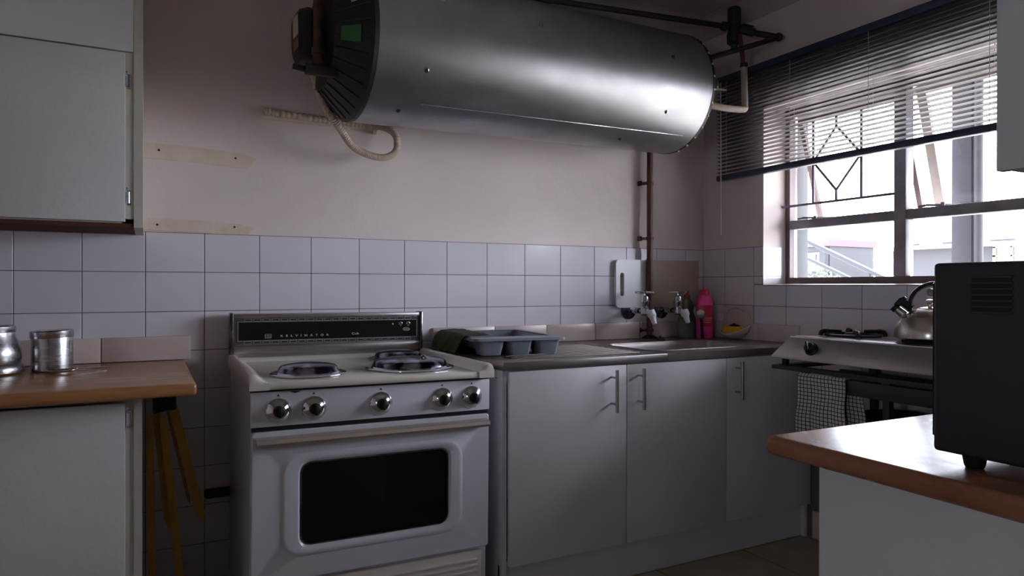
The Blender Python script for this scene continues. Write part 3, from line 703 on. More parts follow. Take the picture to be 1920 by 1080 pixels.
# ------------------------------------------------------------------ bottles and small things at the sink
def bottle(name, c, prof, sq, m, lab):
    t = root(name, lab, 'bottle', (c[0], c[1], .888))
    rings = [[Vector((c[0]+r*math.cos(a), c[1]+r*sq*math.sin(a), .888+h)) for a in [2*PI*k/28 for k in range(28)]] for r, h in prof]
    obj('body', MB().loft(rings), m, t); return t
t = bottle('cleaner_bottle', (-.134, -.150), [(.043, 0), (.047, .006), (.047, .16), (.047, .18), (.043, .203), (.034, .218), (.024, .226)], .77, PINK, 'pink plastic cleaning bottle with a crimson cap in the sink corner')
obj('cap', MB().lathe([(.027, .226), (.027, .246), (.022, .254), (.008, .258), (.008, .264), (.001, .265)], (-.134, -.150, .888), (0, 0, 1), 20).box(-.164, -.144, -.157, -.143, 1.128, 1.138, bev=.002), PINKD, t)
obj('label', MB().loft([[Vector((-.134+.0477*math.cos(a), -.150+.0367*math.sin(a), z)) for a in [math.radians(-160+10*k) for k in range(13)]] for z in (.95, 1.06)], False, False), PINKD, t)
for z, w in ((.992, .9), (.982, .75), (.970, .6)):
    obj('printed_line', MB().loft([[Vector((-.134+.0481*math.cos(a), -.150+.0371*math.sin(a), zz)) for a in [math.radians(-130+10*k*w) for k in range(9)]] for zz in (z, z+.0035)], False, False), STICK, t)
t = bottle('dish_soap_bottle', (-.186, -.075), [(.052, 0), (.057, .008), (.059, .05), (.056, .10), (.040, .135), (.044, .160), (.036, .190), (.016, .207)], .52, GREENB, 'clear green washing-up liquid bottle with a dark red cap behind the right tap')
obj('cap', MB().lathe([(.016, .207), (.016, .225), (.009, .228), (.008, .236), (.012, .238), (.011, .246), (.002, .247)], (-.186, -.075, .888), (0, 0, 1), 18), REDCAP, t)
obj('label', MB().loft([[Vector((-.186+(.0594)*math.cos(a), -.075+.031*math.sin(a), z)) for a in [math.radians(-155+10*k) for k in range(14)]] for z in (.90, .955, .975)], False, False), LABELB, t)
t = root('dish_brush', 'dish brush with white bristles standing before the pink bottle', 'brush', (-.205, -.212, .888))
obj('handle', MB().tube([(-.205, -.212, .8895), (-.206, -.206, .95), (-.207, -.20, 1.0)], [.009, .006, .006], 10), BLACK, t)
obj('brush_head', MB().sphere((-.207, -.202, 1.005), .028, .02, .012, 16), GREYP, t, label='grey brush head')
obj('bristles', MB().sphere((-.210, -.202, 1.022), .022, .018, .018, 16), LAG, t, label='off-white bristle tuft')
obj('floor_cloth' if False else 'drain_plug', MB().lathe([(.022, 0), (.024, .006), (.018, .012), (.006, .014), (.006, .022), (.001, .023)], (-.44, -.165, .888), (0, 0, 1), 18), DPIPE, None, 'dark rubber plug lying at the back edge of the sink near the rusty pipe', 'plug')

# ceramic soap dish set in the right wall
t = root('soap_dish', 'off-white ceramic soap dish set in the tiles right of the sink', 'soap dish', (-.02, -.26, .90))
oo = rrect(-.26, .974, .205, .172, .008, 3); ii = rrect(-.257, .985, .165, .125, .05, 3)
b = MB(); b.loft([[Vector((.002, y, z)) for y, z in ii], [Vector((-.008, y, z)) for y, z in ii], [Vector((-.008, y, z)) for y, z in oo], [Vector((.002, y, z)) for y, z in oo]], True, False, True)
obj('backplate', b, CERAM, t); obj('recess', bx(-.0005, .002, -.345, -.17, .915, 1.052), CERAM, t)
b = MB(); rings = []
for j in range(9):
    v = j/8                      # 0 at the rim, 1 at the bottom
    rad = math.cos(v*PI/2)**.6 if v < 1 else 0.02
    rings.append([Vector((-.007-(.085*rad)*math.sin(a)*1.0, -.258+.09*max(rad, .02)*math.cos(a), .912-.030*v+.050*(1-v)*(1-math.sin(a)))) for a in [PI*k/16 for k in range(17)]])
b.loft(rings, False, False); o = obj('cup', b, CERAM, t, smooth=80); md = o.modifiers.new('th', 'SOLIDIFY'); md.thickness = .006
b = MB(); arc = [(-.007-.085*math.sin(a), -.258+.09*math.cos(a), .9125+.050*(1-math.sin(a))) for a in [PI*k/16 for k in range(17)]]
b.tube(arc, .005, 8); obj('lip', b, CERAM, t)
b = MB(); b.tube([(-.012, -.258+.088*math.cos(a), .965+.085*math.sin(a)**.7) for a in [PI*k/14 for k in range(15)]], .006, 8); obj('arched_rim', b, CERAM, t)
obj('sponge', bx(-.062, -.012, -.318, -.200, .915, .953, bev=.006), YELLOW, None, 'yellow sponge resting in the wall soap dish', 'sponge')
obj('scouring_pad', MB().sphere((-.04, -.268, .957), .02, .034, .006, 14).sphere((-.04, -.265, .963), .008, .01, .006, 10), DSCOUR, None, 'small dark scouring pad lying on the yellow sponge', 'scourer')

# ------------------------------------------------------------------ old electric stove
SV = root('stove', 'old white freestanding electric stove with five chrome knobs', 'stove', (-2.459, -.72, 0), (0, .006, -.012))
WST = .787
def L(name, mb, m, parent=SV, **k): return obj(name, mb, m, parent, local=True, **k)
L('body', MB().box(.006, WST-.004, .02, .66, .08, .842).box(.05, WST-.05, .06, .62, .006, .08), ENAMEL)
L('side_foot', bx(.01, WST-.01, .05, .64, .002, .03), BLACK)
L('gap_strip', bx(.004, WST-.004, .004, .66, .8405, .8485), GAPSHADE)
# cooktop: low rounded front lip, raised side rims sloping in to the flat
zc0, zf = .8485, .870
ct = L('cooktop', bx(-.003, WST+.003, -.026+.0, .66, zc0, zf, bev=.009, seg=3), ENAMELY, label='cream-aged enamel cooktop')
for sx in (0, 1):
    def X(u): return u-.003 if sx == 0 else WST+.003-u
    rings = []
    for v_, hs, ins in ((-.030, .10, .0), (-.0285, .45, .0), (-.023, .75, .0), (-.013, .93, .0), (.004, 1, .0), (.66, 1, .0)):
        h = (.8975-zf)*hs
        sec = [(0, zc0+.001), (0, zf+h-.008), (.003, zf+h-.002), (.010, zf+h), (.020, zf+h-.001), (.028, zf+h-.006), (.046, zf+.004), (.056, zf+.0005), (.056, zc0+.001)]
        rings.append([Vector((X(u), v_, min(z, zf+max(h, .0005)) if z > zf else z)) for u, z in sec])
    L('side_rim', MB().loft(rings), ENAMELY, ct)
L('back_rim', MB().prism([(.0, .60, zf-.001), (.0, .622, zf+.012), (.0, .66, zf+.014), (.0, .66, zf-.001)], (WST, 0, 0)), ENAMELY, ct)
# front: control panel, oven door, bottom drawer
cp = L('control_panel', bx(.004, WST, .0, .022, .735, .8405, bev=.004), ENAMEL)
L('gap_strip', bx(.008, WST-.006, .008, .024, .722, .736), GAPSHADE)
for u in (.083, .188, .399, .610, .718):
    z = .783
    k = L('knob', MB().lathe([(.037, 0), (.0375, .004), (.035, .008), (.020, .020), (.017, .021)], (u, 0, z), (0, -1, 0), 32), CHROME, cp)
    L('knob_centre', MB().lathe([(.018, .018), (.018, .026), (.015, .034), (.012, .036), (.001, .0365)], (u, 0, z), (0, -1, 0), 24).box(u-.004, u+.004, -.043, -.03, z-.016, z+.016, bev=.002), BLACK, k)
    L('pointer_mark', MB().prism([(u-.004, -.0004, z+.043), (u+.004, -.0004, z+.043), (u, -.0004, z+.050)], (0, -.0006, 0)), PRINTD, cp)
    for a in range(0, 360, 30):
        aa = math.radians(a); cx_, cz_ = u+.031*math.sin(aa), z+.031*math.cos(aa)
        pass
L('chipped_enamel', MB().prism([(.112, -.0004, .8395), (.152, -.0004, .8395), (.14, -.0004, .8355), (.133, -.0004, .833), (.124, -.0004, .8360)], (0, -.0006, 0)), HOLE, cp)
# door with embossed frame and window
DZ0, DZ1 = .262, .721
od = rrect(.3965, (DZ0+DZ1)/2, .777, DZ1-DZ0, .010, 4)
ex0, ex1, ez0, ez1 = .096, .682, .335, .645
wx0, wx1, wz0, wz1 = .150, .636, .362, .618
E1 = lambda e, r: rrect((ex0+ex1)/2, (ez0+ez1)/2, ex1-ex0-2*e, ez1-ez0-2*e, r, 4)
W1 = lambda e, r: rrect((wx0+wx1)/2, (wz0+wz1)/2, wx1-wx0-2*e, wz1-wz0-2*e, r, 4)
b = MB()
seq = [(od, .022), (od, .003), (rrect(.3965, (DZ0+DZ1)/2, .777-.006, DZ1-DZ0-.006, .010, 4), .0), (E1(-.004, .06), .0), (E1(.002, .056), -.0045), (E1(.010, .05), -.005), (W1(-.008, .038), -.002), (W1(0, .032), .006), (W1(0, .032), .014)]
b.loft([[Vector((x, y, z)) for x, z in P_] for P_, y in seq], True, False)
dr = L('oven_door', b, ENAMEL)
L('oven_window', MB().prism([(x, .009, z) for x, z in W1(-.001, .032)], (0, .004, 0)), GLASSB, dr)
L('window_gasket', MB().loft([[Vector((x, y, z)) for x, z in P_] for P_, y in ((W1(0, .032), .0085), (W1(.0, .032), .003), (W1(.004, .03), .003), (W1(.004, .03), .0085))], True, False, True), CHROMED, dr)
for z in (.44, .54): L('oven_shelf', MB().cyl((wx0+.01, .020, z), (wx1-.01, .020, z), .002, n=6), CHROMED, dr)
L('door_handle', MB().prism([(.018, -.002, .706), (.018, -.030, .700), (.018, -.034, .690), (.018, -.028, .682), (.018, -.014, .684), (.018, -.002, .692)], (.757, 0, 0)), STOVEALU, dr, label='yellowed aluminium handle strip')
dw = L('drawer', bx(.010, WST-.022, .006, .024, .05, .250, bev=.006), ENAMELY)
for k in range(8): L('louvre', bx(.03, WST-.04, .0, .012, .215-.02*k, .225-.02*k, bev=.003), ENAMELY, dw)
# backguard
bgz = .899
bgd = L('backguard', MB().box(.010, .760, .652, .700, .86, 1.052, bev=.006), BRUSHX, label='brushed metal backguard')
for u0, u1 in ((.0, .014), (.756, .770)): L('end_cap', bx(u0, u1, .640, .702, .862, 1.055, bev=.004), CHROMED, bgd)
L('chrome_strip', bx(.014, .756, .644, .653, 1.036, 1.050, bev=.002), BRUSHX, bgd)
L('chrome_strip', bx(.014, .756, .640, .653, .897, .928, bev=.003), BRUSHX, bgd)
L('patterned_panel', bx(.020, .752, .648, .653, .934, 1.034), mat('grey_printed_strip', (.055, .055, .06), .4), bgd, label='dark grey panel printed with rows of small frames')
bp = L('black_fascia', bx(.032, .742, .6465, .650, .9485, 1.0195), mat('black_gloss_fascia', (.004, .004, .005), .25), bgd, label='glossy black fascia')
L('fascia_border', MB().box(.029, .745, .6460, .6475, 1.0195, 1.0208).box(.029, .745, .6460, .6475, .9472, .9485).box(.029, .0303, .6460, .6475, .9472, 1.0208).box(.7437, .745, .6460, .6475, .9472, 1.0208), PRINT, bp)
for row in (1.027, .9408):
    for k in range(20):
        u = .066+.0336*k; w = .0138; h = .0048
        L('printed_frame', MB().box(u-w, u+w, .6465, .6482, row+h-.0009, row+h).box(u-w, u+w, .6465, .6482, row-h, row-h+.0009).box(u-w, u-w+.001, .6465, .6482, row-h, row+h).box(u+w-.001, u+w, .6465, .6482, row-h, row+h), PRINT, bgd)
        L('printed_dash', bx(u-.0085, u+.0085, .6462, .6482, row-.0016, row+.0016), HOLE, bgd)
def TM(u, z, y=.6462): return Matrix.Translation((u, y, z)) @ Matrix.Rotation(PI/2, 4, 'X')
SC = Matrix.Diagonal((1.35, 1, 1, 1))
text('KELVINATOR', .0115, TM(.185, .9600) @ SC, PRINT, bp, ext=.0004, sp=2.35, bold=.0003)
text('Cub', .0125, TM(.465, .9625) @ SC, PRINT, bp, ext=.0004, sp=1.1, bold=.0003)
eb = MB().box(.127, .152, .6460, .6470, .9555, .9725); em = L('emblem', eb, mat('emblem_grey', (.22, .22, .21), .4), bp)
for a in ((.1305, .1385, .9665, .9705), (.1405, .149, .9665, .9705), (.1305, .1385, .9595, .9635), (.1405, .149, .9595, .9635)):
    L('emblem_mark', bx(a[0], a[1], .6455, .6462, a[2], a[3]), HOLE, em)
L('indicator_dot', MB().cyl((.638, .6465, 1.003), (.638, .644, 1.003), .0035, n=12), PRINT, bp)
for u in (.672, .706):
    L('indicator_lamp', MB().lathe([(.0095, 0), (.0095, .003), (.0065, .005), (.006, .003), (.001, .003)], (u, .6465, 1.003), (0, -1, 0), 20), CHROME, bp)
L('oval_badge', MB().loft([[Vector((.698+a_*math.cos(t_), .6462-yy, .9805+b_*math.sin(t_))) for t_ in [2*PI*i/24 for i in range(24)]] for a_, b_, yy in ((.015, .0075, 0), (.015, .0075, .0006), (.0125, .0055, .0006), (.0125, .0055, 0))], True, False, True).box(.690, .706, .6456, .6462, .979, .982), PRINT, bp)

# burner covers
MS = FR[SV.name]
def cover(u, v, r, knob, lab):
    c = MS @ Vector((u, v, .8705)); t = root('burner_cover', lab, 'burner cover', tuple(c), group='burner covers on the stove')
    rim_ = MB().lathe([(r-.004, 0), (r, .002), (r, .006), (r-.006, .0085), (r-.020, .0065), (r-.024, .010)], c, (0, 0, 1), 56, cap=True)
    obj('rim', rim_, CHROME, t)
    obj('dome', MB().lathe([(r-.022, .006), (r-.025, .012), (r-.030, .024), (r-.036, .0295), (r-.05, .033), (r*.4, .0365), (.001, .038)], c, (0, 0, 1), 56), LIDM, t, label='tarnished floral-patterned dome')
    if knob: obj('lid_knob', MB().tube(smoothpath([c+Vector((.028, -.035, .034)), c+Vector((.036, -.04, .046)), c+Vector((.044, -.045, .038)), c+Vector((.047, -.05, .030))], 4), .004, 8), CHROME, t)
cover(.199, .148, .122, False, 'round tarnished burner cover at the left front of the stove')
cover(.560, .188, .158, True, 'largest burner cover, right of the stove centre with a small loop')
cover(.612, .488, .118, False, 'burner cover at the rear right of the stove by the backguard')

# ------------------------------------------------------------------ left worktop, cabinets
WZ = .882
b = MB(); b.box(-4.3, -2.596, -.745, -.03, WZ-.035, WZ, bev=.010, seg=3)
o = obj('left_worktop', b, OAK, None, 'brown wood-grain worktop with a rounded front on the left', 'worktop'); o.name = 'worktop'
t = root('base_cabinet', 'pale painted base cabinet under the left wooden worktop', 'cabinet', (-3.4, -.35, 0))
obj('side_panel', bx(-2.754, -2.734, -.66, -.03, 0, WZ-.036), CREAMP, t)
obj('face_frame', MB().box(-4.28, -2.754, -.655, -.635, .832, WZ-.036).box(-2.80, -2.754, -.655, -.635, 0, .832).box(-3.40, -3.36, -.655, -.635, .1, .832).box(-4.28, -4.24, -.655, -.635, 0, .832), CREAMP, t)
obj('back_panel', bx(-4.28, -2.754, -.05, -.035, 0, WZ-.036), CREAMP, t); obj('bottom_panel', bx(-4.28, -2.754, -.635, -.05, .1, .115), CREAMP, t); obj('side_panel', bx(-4.30, -4.28, -.66, -.03, 0, WZ-.036), CREAMP, t)
obj('plinth', bx(-4.28, -2.80, -.62, -.6, 0, .1), BROWNW, t)
def hinge(parent, x, y, z):
    obj('hinge', MB().box(x-.008, x+.008, y-.004, y, z-.024, z+.024, bev=.002).cyl((x, y-.006, z-.018), (x, y-.006, z+.018), .0055, n=12).cyl((x-.004, y-.004, z+.03), (x-.004, y-.0055, z+.03), .003, n=8), CHROME, parent)
for a, c in ((-3.372, -2.776), (-4.26, -3.39)):
    dr = obj('door', bx(a, c, -.676, -.656, .11, .829, bev=.002), LEFTP, t); hinge(dr, c+.010, -.657, .782); hinge(dr, c+.010, -.657, .20)
# wall cabinet
t = root('wall_cabinet', 'pale wall cabinet with a dark brown underside at the upper left', 'cabinet', (-3.5, -.18, 1.345))
UX = -2.733; UF = -.36
obj('side_panel', bx(UX-.026, UX, UF, .004, 1.345, ZC-.002), CREAMP, t, label='cream side panel')
obj('underside', bx(-4.38, UX-.026, UF+.004, -.002, 1.346, 1.358), BROWNW, t, label='dark brown underside board')
obj('carcass', MB().box(-4.38, UX-.026, -.012, -.002, 1.358, ZC-.002).box(-4.38, -4.36, UF+.02, -.012, 1.358, ZC-.002).box(-4.36, UX-.026, UF+.02, -.012, 1.90, 1.915), CREAMP, t)
obj('face_frame', MB().box(UX-.060, UX-.026, UF+.004, UF+.020, 1.358, 1.905).box(-4.36, -4.3, UF+.004, UF+.020, 1.358, 1.905).box(-4.36, UX-.026, UF+.004, UF+.02, 1.358, 1.372), CREAMP, t)
obj('upper_panel', bx(-4.36, UX-.027, UF-.003, UF+.018, 1.908, ZC-.002, bev=.0015), LEFTP, t)
for a, c in ((-3.40, UX-.050), (-4.33, -3.41)):
    dr = obj('door', bx(a, c, UF-.018, UF+.003, 1.362, 1.899, bev=.002), LEFTP, t); hinge(dr, c+.008, UF+.003, 1.812); hinge(dr, c+.008, UF+.003, 1.440)

# jars and spoon on the left worktop
def jar(name, c, prof, lidprof, lab, tilt=0):
    t = root(name, lab, 'jar', (c[0], c[1], WZ+.001))
    obj('body', MB().lathe(prof, (c[0], c[1], WZ+.001), (0, 0, 1), 40), STEEL, t)
    bb = MB().lathe(lidprof, (0, 0, 0), (0, 0, 1), 40); bb.xf(Matrix.Translation((c[0], c[1], WZ+.001+prof[-1][1]-.016)) @ Matrix.Rotation(tilt, 4, 'Y'))
    obj('lid', bb, STEEL, t)
jar('steel_jar', (-3.155, -.235), [(.082, 0), (.090, .006), (.091, .018), (.086, .028), (.080, .034), (.085, .05), (.083, .075), (.074, .1), (.066, .118), (.064, .146)], [(.0665, 0), (.0675, .002), (.0675, .018), (.064, .022), (.03, .0215), (.001, .021)], 'pot-bellied stainless steel jar at the left edge of the worktop')
jar('steel_jar', (-2.995, -.205), [(.056, 0), (.0585, .003), (.0585, .121), (.0575, .125)], [(.060, -.002), (.061, .0), (.061, .019), (.058, .022), (.02, .023), (.001, .0235)], 'straight stainless steel canister with a slightly tilted lid, right of the pot-bellied jar', math.radians(-2.5))
t = root('spoon', 'steel serving spoon lying before the straight canister', 'spoon', (-2.93, -.27, WZ))
b = MB(); rings = []
for j in range(7):
    f = j/6; k = math.sqrt(max(1-f*f, 0)); rings.append([Vector((-2.962+.046*max(k, .02)*math.cos(a), -.305+.028*max(k, .02)*math.sin(a), WZ+.002+.010*(1-f))) for a in [2*PI*i/24 for i in range(24)]])
b.loft(rings, True, False); o = obj('bowl', b, CHROME, t, smooth=80); md = o.modifiers.new('th', 'SOLIDIFY'); md.thickness = .0015
obj('handle', MB().tube([(-2.917, -.302, WZ+.011), (-2.89, -.28, WZ+.008), (-2.855, -.245, WZ+.006), (-2.84, -.232, WZ+.005)], [.004, .003, .0035, .004], 8), CHROME, t)

# folded yellow airer leaning under the worktop end
t = root('folded_clothes_airer', 'folded yellow wooden airer leaning in the gap between cabinet and stove', 'airer', (-2.66, -.30, 0))
def slat(p, q, w=.026, th=.010, tip=.03):
    p, q = Vector(p), Vector(q); d_ = (q-p).normalized(); sd = d_.cross(Vector((0, 1, 0))).normalized()*w/2; n_ = Vector((0, th/2, 0)); rg = []
    for c_, s_ in ((p, .6), (p+d_*.03, 1), (q-d_*tip, 1), (q, .15)): rg.append([c_-sd*s_-n_, c_+sd*s_-n_, c_+sd*s_+n_, c_-sd*s_+n_])
    obj('slat', MB().loft(rg), YELLOWW, t)
slat((-2.697, -.300, .765), (-2.655, -.30, .345)); slat((-2.650, -.312, .775), (-2.553, -.30, .350), .028)
slat((-2.675, -.326, .72), (-2.607, -.33, .012), .024); slat((-2.715, -.34, .74), (-2.705, -.345, .012), .022)
slat((-2.66, -.27, .74), (-2.59, -.24, .4), .012)
obj('hinge_block', MB().box(-2.705, -.0-2.635, -.338, -.288, .745, .842, bev=.006), BLACK, t); obj('hinge_pin', MB().cyl((-2.70, -.35, .745), (-2.64, -.28, .745), .005, n=8), CHROMED, t)
obj('wall_bar', MB().box(-2.525, -2.43, -.03, .001, .348, .380, bev=.004).cyl((-2.53, -.015, .364), (-2.42, -.015, .364), .012), BLACK, None, 'short dark bar fixed low on the tiles left of the stove', 'bar')

# ------------------------------------------------------------------ gas hob on a dark steel stand
t = root('hob_stand', 'dark steel stand with an apron rail carrying the gas hob', 'stand', (-.24, -1.2, 0))
obj('top_frame', MB().box(-.445, -.40, -1.66, -.87, .822, .838).box(-.075, -.03, -1.66, -.87, .822, .838).box(-.40, -.075, -.91, -.87, .822, .838).box(-.40, -.075, -1.66, -1.62, .822, .838), BLACKM, t)
obj('apron', bx(-.435, -.415, -1.64, -1.00, .757, .813, bev=.002), BLACKM, t); obj('apron', bx(-.065, -.045, -1.64, -.90, .74, .80), BLACKM, t)
for x, y in ((-.42, -1.36), (-.42, -1.62), (-.06, -1.06), (-.06, -1.62)):
    obj('leg', MB().tube([(x, y, .825), (x, y, .75), (x, y, 0)], [.022, .018, .012], 4), BLACKM, t)
obj('lower_shelf', bx(-.44, -.04, -1.64, -.98, .60, .615), BLACKM, t)
t = root('frying_pan', 'dark frying pan on the lower shelf of the hob stand', 'pan', (-.2, -1.27, .617))
obj('pan_bowl', MB().lathe([(.10, 0), (.105, .004), (.135, .05), (.139, .052), (.137, .053), (.10, .006), (.001, .005)], (-.2, -1.26, .617), (0, 0, 1), 32, cap=False).lathe([(.10, 0), (.001, 0)], (-.2, -1.26, .617), (0, 0, 1), 32), BLACKM, t)
obj('pan_handle', MB().tube([(-.08, -1.36, .655), (-.06, -1.46, .675), (-.055, -1.52, .68)], [.012, .011, .014], 10), BLACK, t)

t = root('gas_hob', 'stainless steel two-plate gas hob with a sloping front under the kettle', 'hob', (-.24, -1.23, .838))
b = MB(); xa, xb, ya_, yb_ = -.43, -.045, -.853, -1.60
zb_, zt_ = .869, .955
bot = [(xa, ya_), (xb, ya_), (xb, yb_), (xa, yb_)]; 
b.loft([[Vector((x, y, z)) for x, y in P_] for P_, z in (([(xa, ya_), (xb, ya_), (xb, yb_), (xa, yb_)], zb_-.004), ([(xa, ya_), (xb, ya_), (xb, yb_), (xa, yb_)], zb_+.003),
   ([(xa+.046, ya_-.058), (xb-.003, ya_-.03), (xb-.003, yb_+.05), (xa+.046, yb_+.05)], zt_-.004), ([(xa+.052, ya_-.063), (xb-.006, ya_-.035), (xb-.006, yb_+.055), (xa+.052, yb_+.055)], zt_))])
obj('body', b, HOBS, t)
obj('front_fold', MB().cyl((xa+.048, ya_-.060, zt_-.003), (xa+.048, yb_+.052, zt_-.003), .0035, n=10), CHROME, t, label='bright folded front edge')
for x, y in ((-.41, -.91), (-.07, -.91), (-.41, -1.56), (-.07, -1.56)): obj('foot', MB().cyl((x, y, .838), (x, y, .867), .014), BLACK, t)
nv = Vector((-(zt_-zb_), 0, .046)).normalized()
for y in (-1.035, -1.555):
    c_ = Vector((xa+.023, y, .910)); k = obj('knob', MB().lathe([(.026, 0), (.027, .006), (.022, .010), (.020, .026), (.017, .029), (.001, .03)], c_, nv, 24), BLACK, t)
    obj('grip', MB().box(-.005, .005, -.020, .020, .022, .040, bev=.003).xf(Matrix.Translation(c_) @ nv.to_track_quat('Z', 'Y').to_matrix().to_4x4() @ Matrix.Rotation(.5, 4, 'Z')), BLACK, k)
for y in (-1.08, -1.42):
    bxx = -.225; lo_ = .35 if y < -1.2 else 1
    obj('burner', MB().lathe([(.06, .0), (.058, .004), (.03, .006), (.03, .016), (.026, .02), (.001, .021)], (bxx, y, zt_), (0, 0, 1), 28), BLACKM, t)
    ps = obj('pan_support', MB().tube([(bxx+.1*math.cos(a), y+.1*math.sin(a), zt_+.010) for a in [2*PI*k/28 for k in range(29)]], .006, 8), BLACK, t)
    for k in range(4):
        a = PI/4+PI/2*k; ca, sa = math.cos(a), math.sin(a)
        obj('support_arm', MB().tube(smoothpath([(bxx+.118*ca, y+.118*sa, zt_+.006), (bxx+.112*ca, y+.112*sa, zt_+.022*lo_), (bxx+.085*ca, y+.085*sa, zt_+.026*lo_), (bxx+.04*ca, y+.04*sa, zt_+.024*lo_)], 4), [.009*lo_+.003*(1-lo_)]*8+[.007*lo_+.003*(1-lo_)]*5, 8), BLACK, ps)
# embossed, illegible maker's mark kept as a faint raised line
obj('embossed_arc', MB().tube([(xa+.017-.0006, -1.20-.02*k, .900-.002*math.sin(k/6*PI)) for k in range(7)], .0012, 6), HOBS, t)

# kettle on the right-hand plate
KC = Vector((-.235, -1.395, zt_+.0165))
t = root('kettle', 'stainless steel whistling kettle with a black handle on the gas hob', 'kettle', tuple(KC))
obj('body', MB().lathe([(.106, 0), (.114, .004), (.115, .02), (.110, .042), (.098, .070), (.077, .091), (.05, .104), (.036, .108)], KC, (0, 0, 1), 48), KETS, t)
obj('lid', MB().lathe([(.038, .106), (.036, .110), (.02, .113), (.008, .115), (.008, .123), (.014, .129), (.012, .139), (.001, .142)], KC, (0, 0, 1), 24), KETS, t)
dv = Vector((-.45, .89, 0)).normalized()
sp0 = KC+dv*.075+Vector((0, 0, .078)); sp1 = KC+dv*.108+Vector((0, 0, .108))
obj('spout', MB().cyl(sp0, sp1, .016, .013), KETS, t)
obj('whistle_cap', MB().cyl(sp1-(sp1-sp0)*.12, sp1+(sp1-sp0)*.22, .0175, .016).tube([sp1+Vector((0, 0, .008)), sp1-dv*.018+Vector((0, 0, .028)), sp1-dv*.032+Vector((0, 0, .040))], [.010, .012, .006], 8).tube([sp1-dv*.02+Vector((0, 0, .022)), KC+dv*.055+Vector((0, 0, .108))], [.012, .016], 8), BLACK, t)
hp = smoothpath([KC+dv*.062+Vector((0, 0, .096)), KC+dv*.060+Vector((0, 0, .14)), KC+dv*.038+Vector((0, 0, .176)), KC+Vector((0, 0, .196)), KC-dv*.04+Vector((0, 0, .19)), KC-dv*.075+Vector((0, 0, .15)), KC-dv*.07+Vector((0, 0, .09))], 6)
b = MB(); rings = []
for i, p_ in enumerate(hp):
    q_ = hp[min(i+1, len(hp)-1)]; r_ = hp[max(i-1, 0)]; d_ = (q_-r_).normalized(); s1 = Vector((-dv.y, dv.x, 0)); s2 = d_.cross(s1).normalized()
    rings.append([p_+s1*.014*math.cos(a)+s2*.0085*math.sin(a) for a in [2*PI*k/12 for k in range(12)]])
b.loft(rings); obj('handle', b, BLACK, t)

# checked towel over the apron
def drape(name, xf_, y0, y1, ztop, zbot, xoff, seed, fold=.010):
    NU, NV = 26, 30; b = MB(); uvs = []
    vs = []
    for i in range(NU+1):
        for j in range(NV+1):
            u = i/NU; v = j/NV
            y = y0+(y1-y0)*u; z = ztop+(zbot-ztop)*v
            y += (.018*v*(1-2*u)) + .004*math.sin(v*9+u*3+seed)
            x = xf_+xoff*v-abs(fold*math.sin(u*8+seed))*(.2+v)-.006*math.sin(v*5+u*4)*v
            if v < .08: x += .012*(1-v/.08)**2; 
            vs.append(Vector((x, y, z))); uvs.append((u*(abs(y1-y0))/.0145, v*(ztop-zbot)/.0145))
    fs = [(i*(NV+1)+j, i*(NV+1)+j+1, (i+1)*(NV+1)+j+1, (i+1)*(NV+1)+j) for i in range(NU) for j in range(NV)]
    b.faces(vs, fs); b.bm.verts.index_update(); uvl = b.bm.loops.layers.uv.new('UVMap')
    for f in b.bm.faces:
        for lp in f.loops: lp[uvl].uv = uvs[lp.vert.index]
    return b
t = root('tea_towel', 'black and white checked tea towel hung over the apron of the hob stand', 'towel', (-.45, -1.1, .57))
o = obj('front_fall', drape('f', -.446, -1.005, -1.205, .822, .575, .0, .6), TOWEL, t, smooth=180); md = o.modifiers.new('th', 'SOLIDIFY'); md.thickness = .003
o = obj('back_fall', drape('f', -.400, -1.06, -1.245, .815, .58, .004, 2.2, .004), TOWEL, t, smooth=180); md = o.modifiers.new('th', 'SOLIDIFY'); md.thickness = .003
obj('top_fold', MB().loft([[Vector((-.434+.002*math.sin(k)-dx, -1.005-.01*k*2, .819+dz)) for dx, dz in ((.006, -.004), (.003, .003), (-.012, .004), (-.028, -.002), (-.028, -.005), (.004, -.006))] for k in range(11)]), mat('plain_cotton_edge', (.5, .47, .44), .95), t)

# ------------------------------------------------------------------ peninsula with toaster oven
t_w = MB(); 
PR = (-1.722, -1.988, 0); RP = Matrix.Translation(PR) @ Matrix.Rotation(math.radians(-1.0), 4, 'Z')
t_w.box(0, 1.70, -1.35, 0, .852, .887, bev=.013, seg=4); t_w.xf(RP)
obj('peninsula_worktop', t_w, OAKP, None, 'brown wood-edged peninsula worktop in the right foreground, shining with window light', 'worktop')
t = root('peninsula_cabinet', 'white painted cabinet carrying the peninsula worktop', 'cabinet', (-.9, -2.7, 0))
def Pn(name, b, m, par): b.xf(RP); return obj(name, b, m, par)
Pn('end_panel', bx(.072, .092, -1.30, -.062, 0, .851), LEFTP, t)
Pn('rear_panel', bx(.092, 1.68, -.080, -.062, 0, .851), LEFTP, t)
for k in range(3): Pn('door', bx(.095+.53*k, .62+.53*k, -1.32, -1.302, .1, .848, bev=.002), LEFTP, t)
Pn('base_panel', bx(.092, 1.68, -1.30, -.080, .1, .118), LEFTP, t)

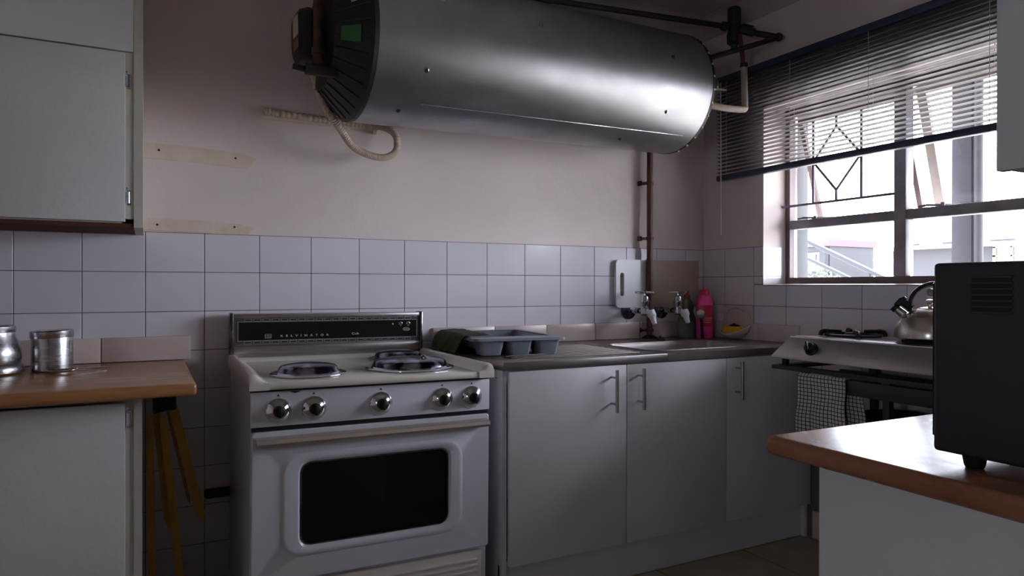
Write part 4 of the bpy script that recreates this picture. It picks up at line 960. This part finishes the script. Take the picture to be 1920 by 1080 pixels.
t = root('toaster_oven', 'black toaster oven with side vents standing on the peninsula worktop', 'oven', (-1.42, -2.5, .8875))
ox0, ox1, oy0, oy1, oz0, oz1 = -1.655, -1.30, -2.73, -2.256, .908, 1.194
vb = MB(); 
vb.box(ox0, ox1, oy0, oy1, oz0, oz1, bev=.006, seg=3)
shell = obj('shell', vb, BLACKM, t)
for k in range(6): obj('vent_slot', MB().box(ox0-.0012, ox0+.002, -2.366, -2.312, 1.166-.0085*k, 1.1695-.0085*k, bev=.0006, seg=1), GAPSHADE, shell)
for k in range(7): obj('vent_rib', MB().box(ox0-.0025, ox0+.002, -2.368, -2.310, 1.1702-.0085*k, 1.1738-.0085*k, bev=.0008, seg=1), BLACKM, shell)
for x in (ox0+.03, ox1-.03):
    for y in (oy1-.045, oy0+.045): obj('foot', MB().lathe([(.012, 0), (.014, .004), (.017, .0215)], (x, y, .8878), (0, 0, 1), 16), BLACK, t)
obj('door', bx(ox0+.012, ox1-.09, oy1, oy1+.008, oz0+.02, oz1-.03, bev=.002), GLASSB, t); obj('door_handle', MB().cyl((ox0+.03, oy1+.022, oz1-.045), (ox1-.11, oy1+.022, oz1-.045), .006).cyl((ox1-.12, oy1+.004, oz1-.045), (ox1-.12, oy1+.022, oz1-.045), .005).cyl((ox0+.04, oy1+.004, oz1-.045), (ox0+.04, oy1+.022, oz1-.045), .005), CHROMED, t)
for z in (1.165, 1.085, 1.0): obj('knob', MB().lathe([(.016, 0), (.016, .006), (.013, .018), (.001, .019)], (ox1-.045, oy1, z), (0, 1, 0), 20), CHROMED, t)

# hanging cabinet above the peninsula
t = root('hanging_cabinet', 'pale hanging cabinet at the upper right edge over the peninsula', 'cabinet', (-1.45, -2.8, 1.323))
obj('carcass', bx(-1.632, -1.30, -3.3, -2.345, 1.325, ZC-.002), LEFTP, t)
for a, c in ((-2.80, -2.342), (-3.28, -2.805)):
    dr = obj('door', bx(-1.65, -1.633, a, c, 1.322, 2.45, bev=.002), LEFTP, t)
    obj('screw_hole', MB().cyl((-1.6502, (a+c)/2+.19, 1.45), (-1.6512, (a+c)/2+.19, 1.45), .002, n=8), HOLE, dr)
